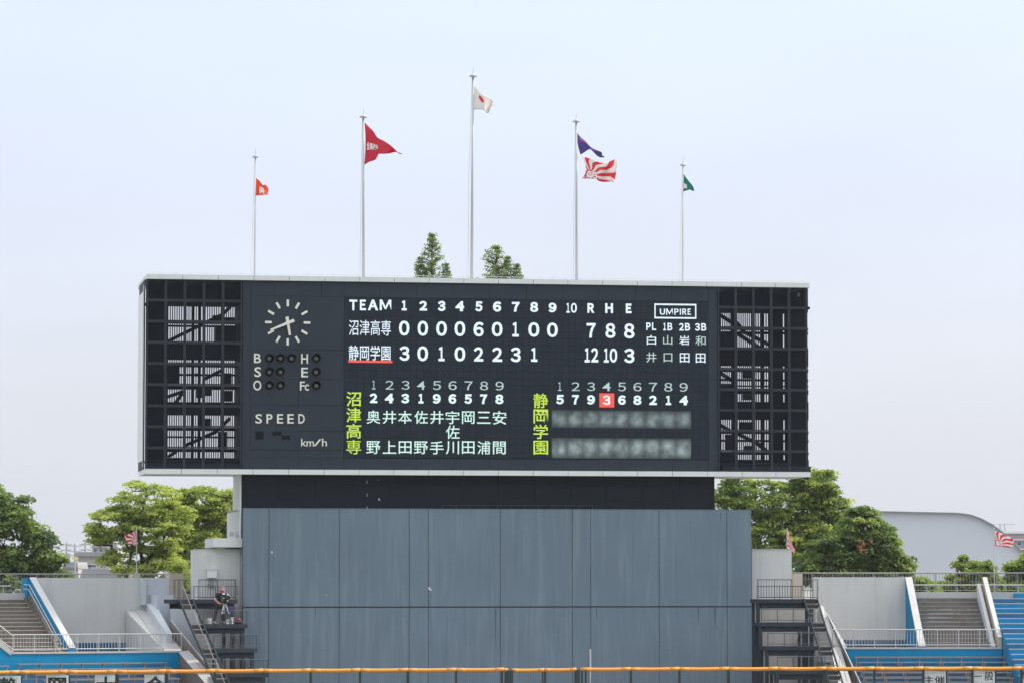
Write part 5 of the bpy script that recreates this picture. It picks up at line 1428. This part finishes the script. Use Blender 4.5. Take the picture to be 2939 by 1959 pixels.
# ================================================================== buildings beyond
hallm = pmat('hall_cladding', (.50, .525, .565), .6, 0, .06, .2); roofm = pmat('grey_roof', (.27, .275, .29), .7, 0, .2, .5)  # distance haze on the hall is put into its pale colour
HF = XF(310)
def hp(x, y): return HF.hit(x, y)
prof = [hp(2440, 1466), hp(2560, 1468), hp(2680, 1470.5), hp(2750, 1472), hp(2785, 1477), hp(2815, 1488), hp(2845, 1504), hp(2872, 1524), hp(2900, 1550), hp(2930, 1582), hp(2965, 1622), hp(2990, 1665)]
hall = thing('sports_hall', 'large pale grey hall with curved roof edge beyond the right stand', 'building', HF, (prof[3][0], 0, 0))
MB().prism([(prof[0][0], 0)]+prof+[(prof[-1][0]+.5, 0)], 0, 40).build('end_wall', hallm, hall)
for a, b in zip(prof, prof[1:]):
    d = Vector((b[0]-a[0], b[1]-a[1])).normalized(); n_ = Vector((-d.y, d.x))
    MB().prism([(a[0], a[1]+.003), (b[0], b[1]+.003), (b[0]+n_.x*.06, b[1]+n_.y*.06), (a[0]+n_.x*.06, a[1]+n_.y*.06)], -.4, 40).build('roof_panel', roofm, hall)
def houseblock(name, label, Y, px, wall, roof, wins=(), cat='house', deep=8, roofpts=None):
    fr = XF(Y); q = pxbox(fr, 0, *px)
    t = thing(name, label, cat, fr, ((q[0]+q[2])/2, 0, 0))
    w_ = MB().box(q[0], q[2], 0, deep, 0, q[3]).build('wall', wall, t)
    if roofpts:
        MB().prism([fr.hit(*p) for p in roofpts], -.5, deep+.5).build('roof', roof, t)
    else: MB().box(q[0]-.2, q[2]+.2, -.2, deep+.2, q[3]+.002, q[3]+.25).build('roof', roof, t)
    for v in wins:
        p = pxbox(fr, 0, *v)
        f = MB().box(p[0]-.08, p[2]+.08, -.06, -.004, p[1]-.08, p[3]+.08).build('window', M['fascia'], t)
        MB().box(p[0], p[2], -.075, -.062, p[1], p[3]).build('pane', glassm, f)
    return t
glassm = pmat('window_glass', (.10, .13, .16), .15)
cream = pmat('pale_render', (.55, .53, .50), .85, 0, .15, .6); grw = pmat('grey_render', (.40, .385, .37), .85, 0, .15, .6); pink = pmat('pinkish_render', (.36, .31, .31), .85, 0, .1, .5)  # house walls kept pale: the haze over them is in the colour
h1 = houseblock('gabled_house', 'small far gabled house with two windows, left of the light green tree', 520, (264, 1570, 333, 1660), cream, roofm, ((269, 1574, 278, 1582), (285, 1574, 294.5, 1582)), roofpts=[(258, 1571), (281, 1556.5), (334, 1557), (340, 1570.5)])
h2 = houseblock('flat_house', 'wide grey building with a slot window below the gabled house', 400, (222, 1595, 330, 1690), grw, roofm, ((238, 1619.5, 256, 1627), (258, 1619.5, 275.5, 1627)), roofpts=[(213, 1595), (219, 1584), (228, 1582.5), (300, 1583), (335, 1588), (338, 1594.8)])
h3 = houseblock('low_house', 'low house with grey lean-to roof right behind the left rail', 330, (236, 1644, 345, 1700), grw, roofm, ((300, 1668, 310, 1675),), roofpts=[(228, 1666), (238, 1633), (312, 1631), (346, 1646), (352, 1662)])
h4 = houseblock('low_house', 'low grey house beside the left dark tree', 380, (180, 1613, 224, 1700), grw, roofm, ((200, 1640, 208, 1648),), roofpts=[(176, 1626), (196, 1612), (222, 1611), (226, 1630)])
fr = XF(378); q = pxbox(fr, 0, 207.5, 1597, 224, 1604)
ys = thing('yellow_sign', 'small far yellow sign between the left dark tree and the grey building', 'sign', fr, ((q[0]+q[2])/2, 0, 8))
MB().box(q[0], q[2], 0, .15, q[1], q[3]).build('sign_panel', pmat('faded_yellow', (.75, .50, .16), .6), ys)
MB().box((q[0]+q[2])/2-.06, (q[0]+q[2])/2+.06, .02, .12, 0, q[1]-.002).build('post', M['galv'], ys)
ap = thing('apartment_block', 'pinkish grey apartment block cut by the right edge behind the rayed flag', 'building', XF(420), (0, 0, 0))
fr = XF(420); BASE[ap.name] = (0, 0, 0); ap.location = (0, 420, 0)
q = pxbox(fr, 0, 2868, 1530, 3010, 1700)
MB().box(q[0], q[2], 0, 14, 0, q[3]).build('wall', pink, ap)
MB().box(q[0]-.2, q[2], -.3, 14.2, q[3]+.002, q[3]+.25).build('roof_edge', M['fascia'], ap)
for y in (1554, 1581, 1608):
    for x in (2874, 2898, 2920, 2942):
        p = pxbox(fr, 0, x, y, x+12, y+10)
        f = MB().box(p[0]-.06, p[2]+.06, -.06, -.003, p[1]-.06, p[3]+.06).build('window', M['fascia'], ap)
        MB().box(p[0], p[2], -.075, -.062, p[1], p[3]).build('pane', glassm, f)
    p = pxbox(fr, 0, 2868, y-8, 3000, y-5); MB().box(p[0], p[2], -.5, -.004, p[1], p[3]).build('balcony_slab', M['fascia'], ap)
# power poles, wires, pylon
polem = pmat('concrete_pole', (.38, .37, .36), .8)
tops = []
for i, (x, y, lb) in enumerate(((191, 1555, 'far utility pole nearest the left dark tree'), (215, 1559, 'thin far utility pole between two thicker ones'), (244.5, 1554, 'far utility pole just left of the gabled house'), (311, 1547, 'far utility pole rising over the gabled house roof'))):
    fr = XF(480); u, z = fr.hit(x, y); o = thing('utility_pole', lb, 'utility pole', fr, (u, 0, 0), 'utility poles beyond the left stand')
    MB().tube((u, 0, 0), (u, 0, z), .19, 8, .12).build('pole', polem, o)
    for dz in (.3, 1.0): MB().box(u-.75, u+.75, -.05, .05, z-dz-.05, z-dz+.05).build('crossarm', polem, o)
    MB().lathe((u+.3, 0, z-2.2), [(.2, 0), (.22, .1), (.22, .7), (.1, .75)], 10).build('transformer', polem, o)
    tops.append((u, z))
us = [(XF(480).hit(-30, 1538))] + tops + [XF(480).hit(430, 1538)]
for j, dz in enumerate((.25, .95, 1.5)):
    o = None; mb = MB()
    for (a, za), (b, zb) in zip(us, us[1:]):
        pr = None
        for k in range(9):
            t = k/8; p = (a+(b-a)*t, .1*j, za+(zb-za)*t-dz-.9*4*t*(1-t)*min(1, (b-a)/8))
            if pr: mb.tube(pr, p, .03, 4, cap=False)
            pr = p
    mb.top('power_line', M['wire'], XF(480), (us[0][0], 0, us[0][1]), ('highest', 'middle', 'lowest')[j]+' of the three far power lines strung between the utility poles', 'power line', 'far power lines')
fr = XF(900); u, z = fr.hit(2877, 1500); zb = 0
py = thing('power_pylon', 'faint far lattice pylon above the apartment block', 'pylon', fr, (u, 0, 0))
mb = MB(); hw = lambda zz: .5+2.6*(z-zz)/z
zz_ = [0, 8, 14, 18, 21, z-1.2, z] if z > 22 else [0, z*.4, z*.7, z*.85, z*.95, z]
for a, b in zip(zz_, zz_[1:]):
    for sx in (-1, 1):
        for sy in (-1, 1):
            mb.tube((u+sx*hw(a), sy*hw(a), a), (u+sx*hw(b), sy*hw(b), b), .09, 4)
        mb.tube((u-sx*hw(a), -hw(a), a), (u+sx*hw(b), -hw(b), b), .06, 4)
mb.build('lattice', M['galv'], py)
for dz, hw_ in ((.2, 3.2), (2.2, 2.4)):
    MB().box(u-hw_, u+hw_, -.1, .1, z-dz-.12, z-dz).build('crossarm', M['galv'], py)
# ================================================================== haze
hz = D2.materials.new('thin_haze'); hz.use_nodes = True
t = hz.node_tree; t.nodes.clear()
pv = t.nodes.new('ShaderNodeVolumePrincipled'); ou = t.nodes.new('ShaderNodeOutputMaterial')
pv.inputs['Color'].default_value = (.86, .92, 1, 1); pv.inputs['Density'].default_value = .00008; pv.inputs['Anisotropy'].default_value = .3
t.links.new(pv.outputs[0], ou.inputs['Volume'])
MB().box(-500, 500, -40, 1300, -1, 80).top('haze', hz, XF(0), (0, 0, 0), kind='stuff')
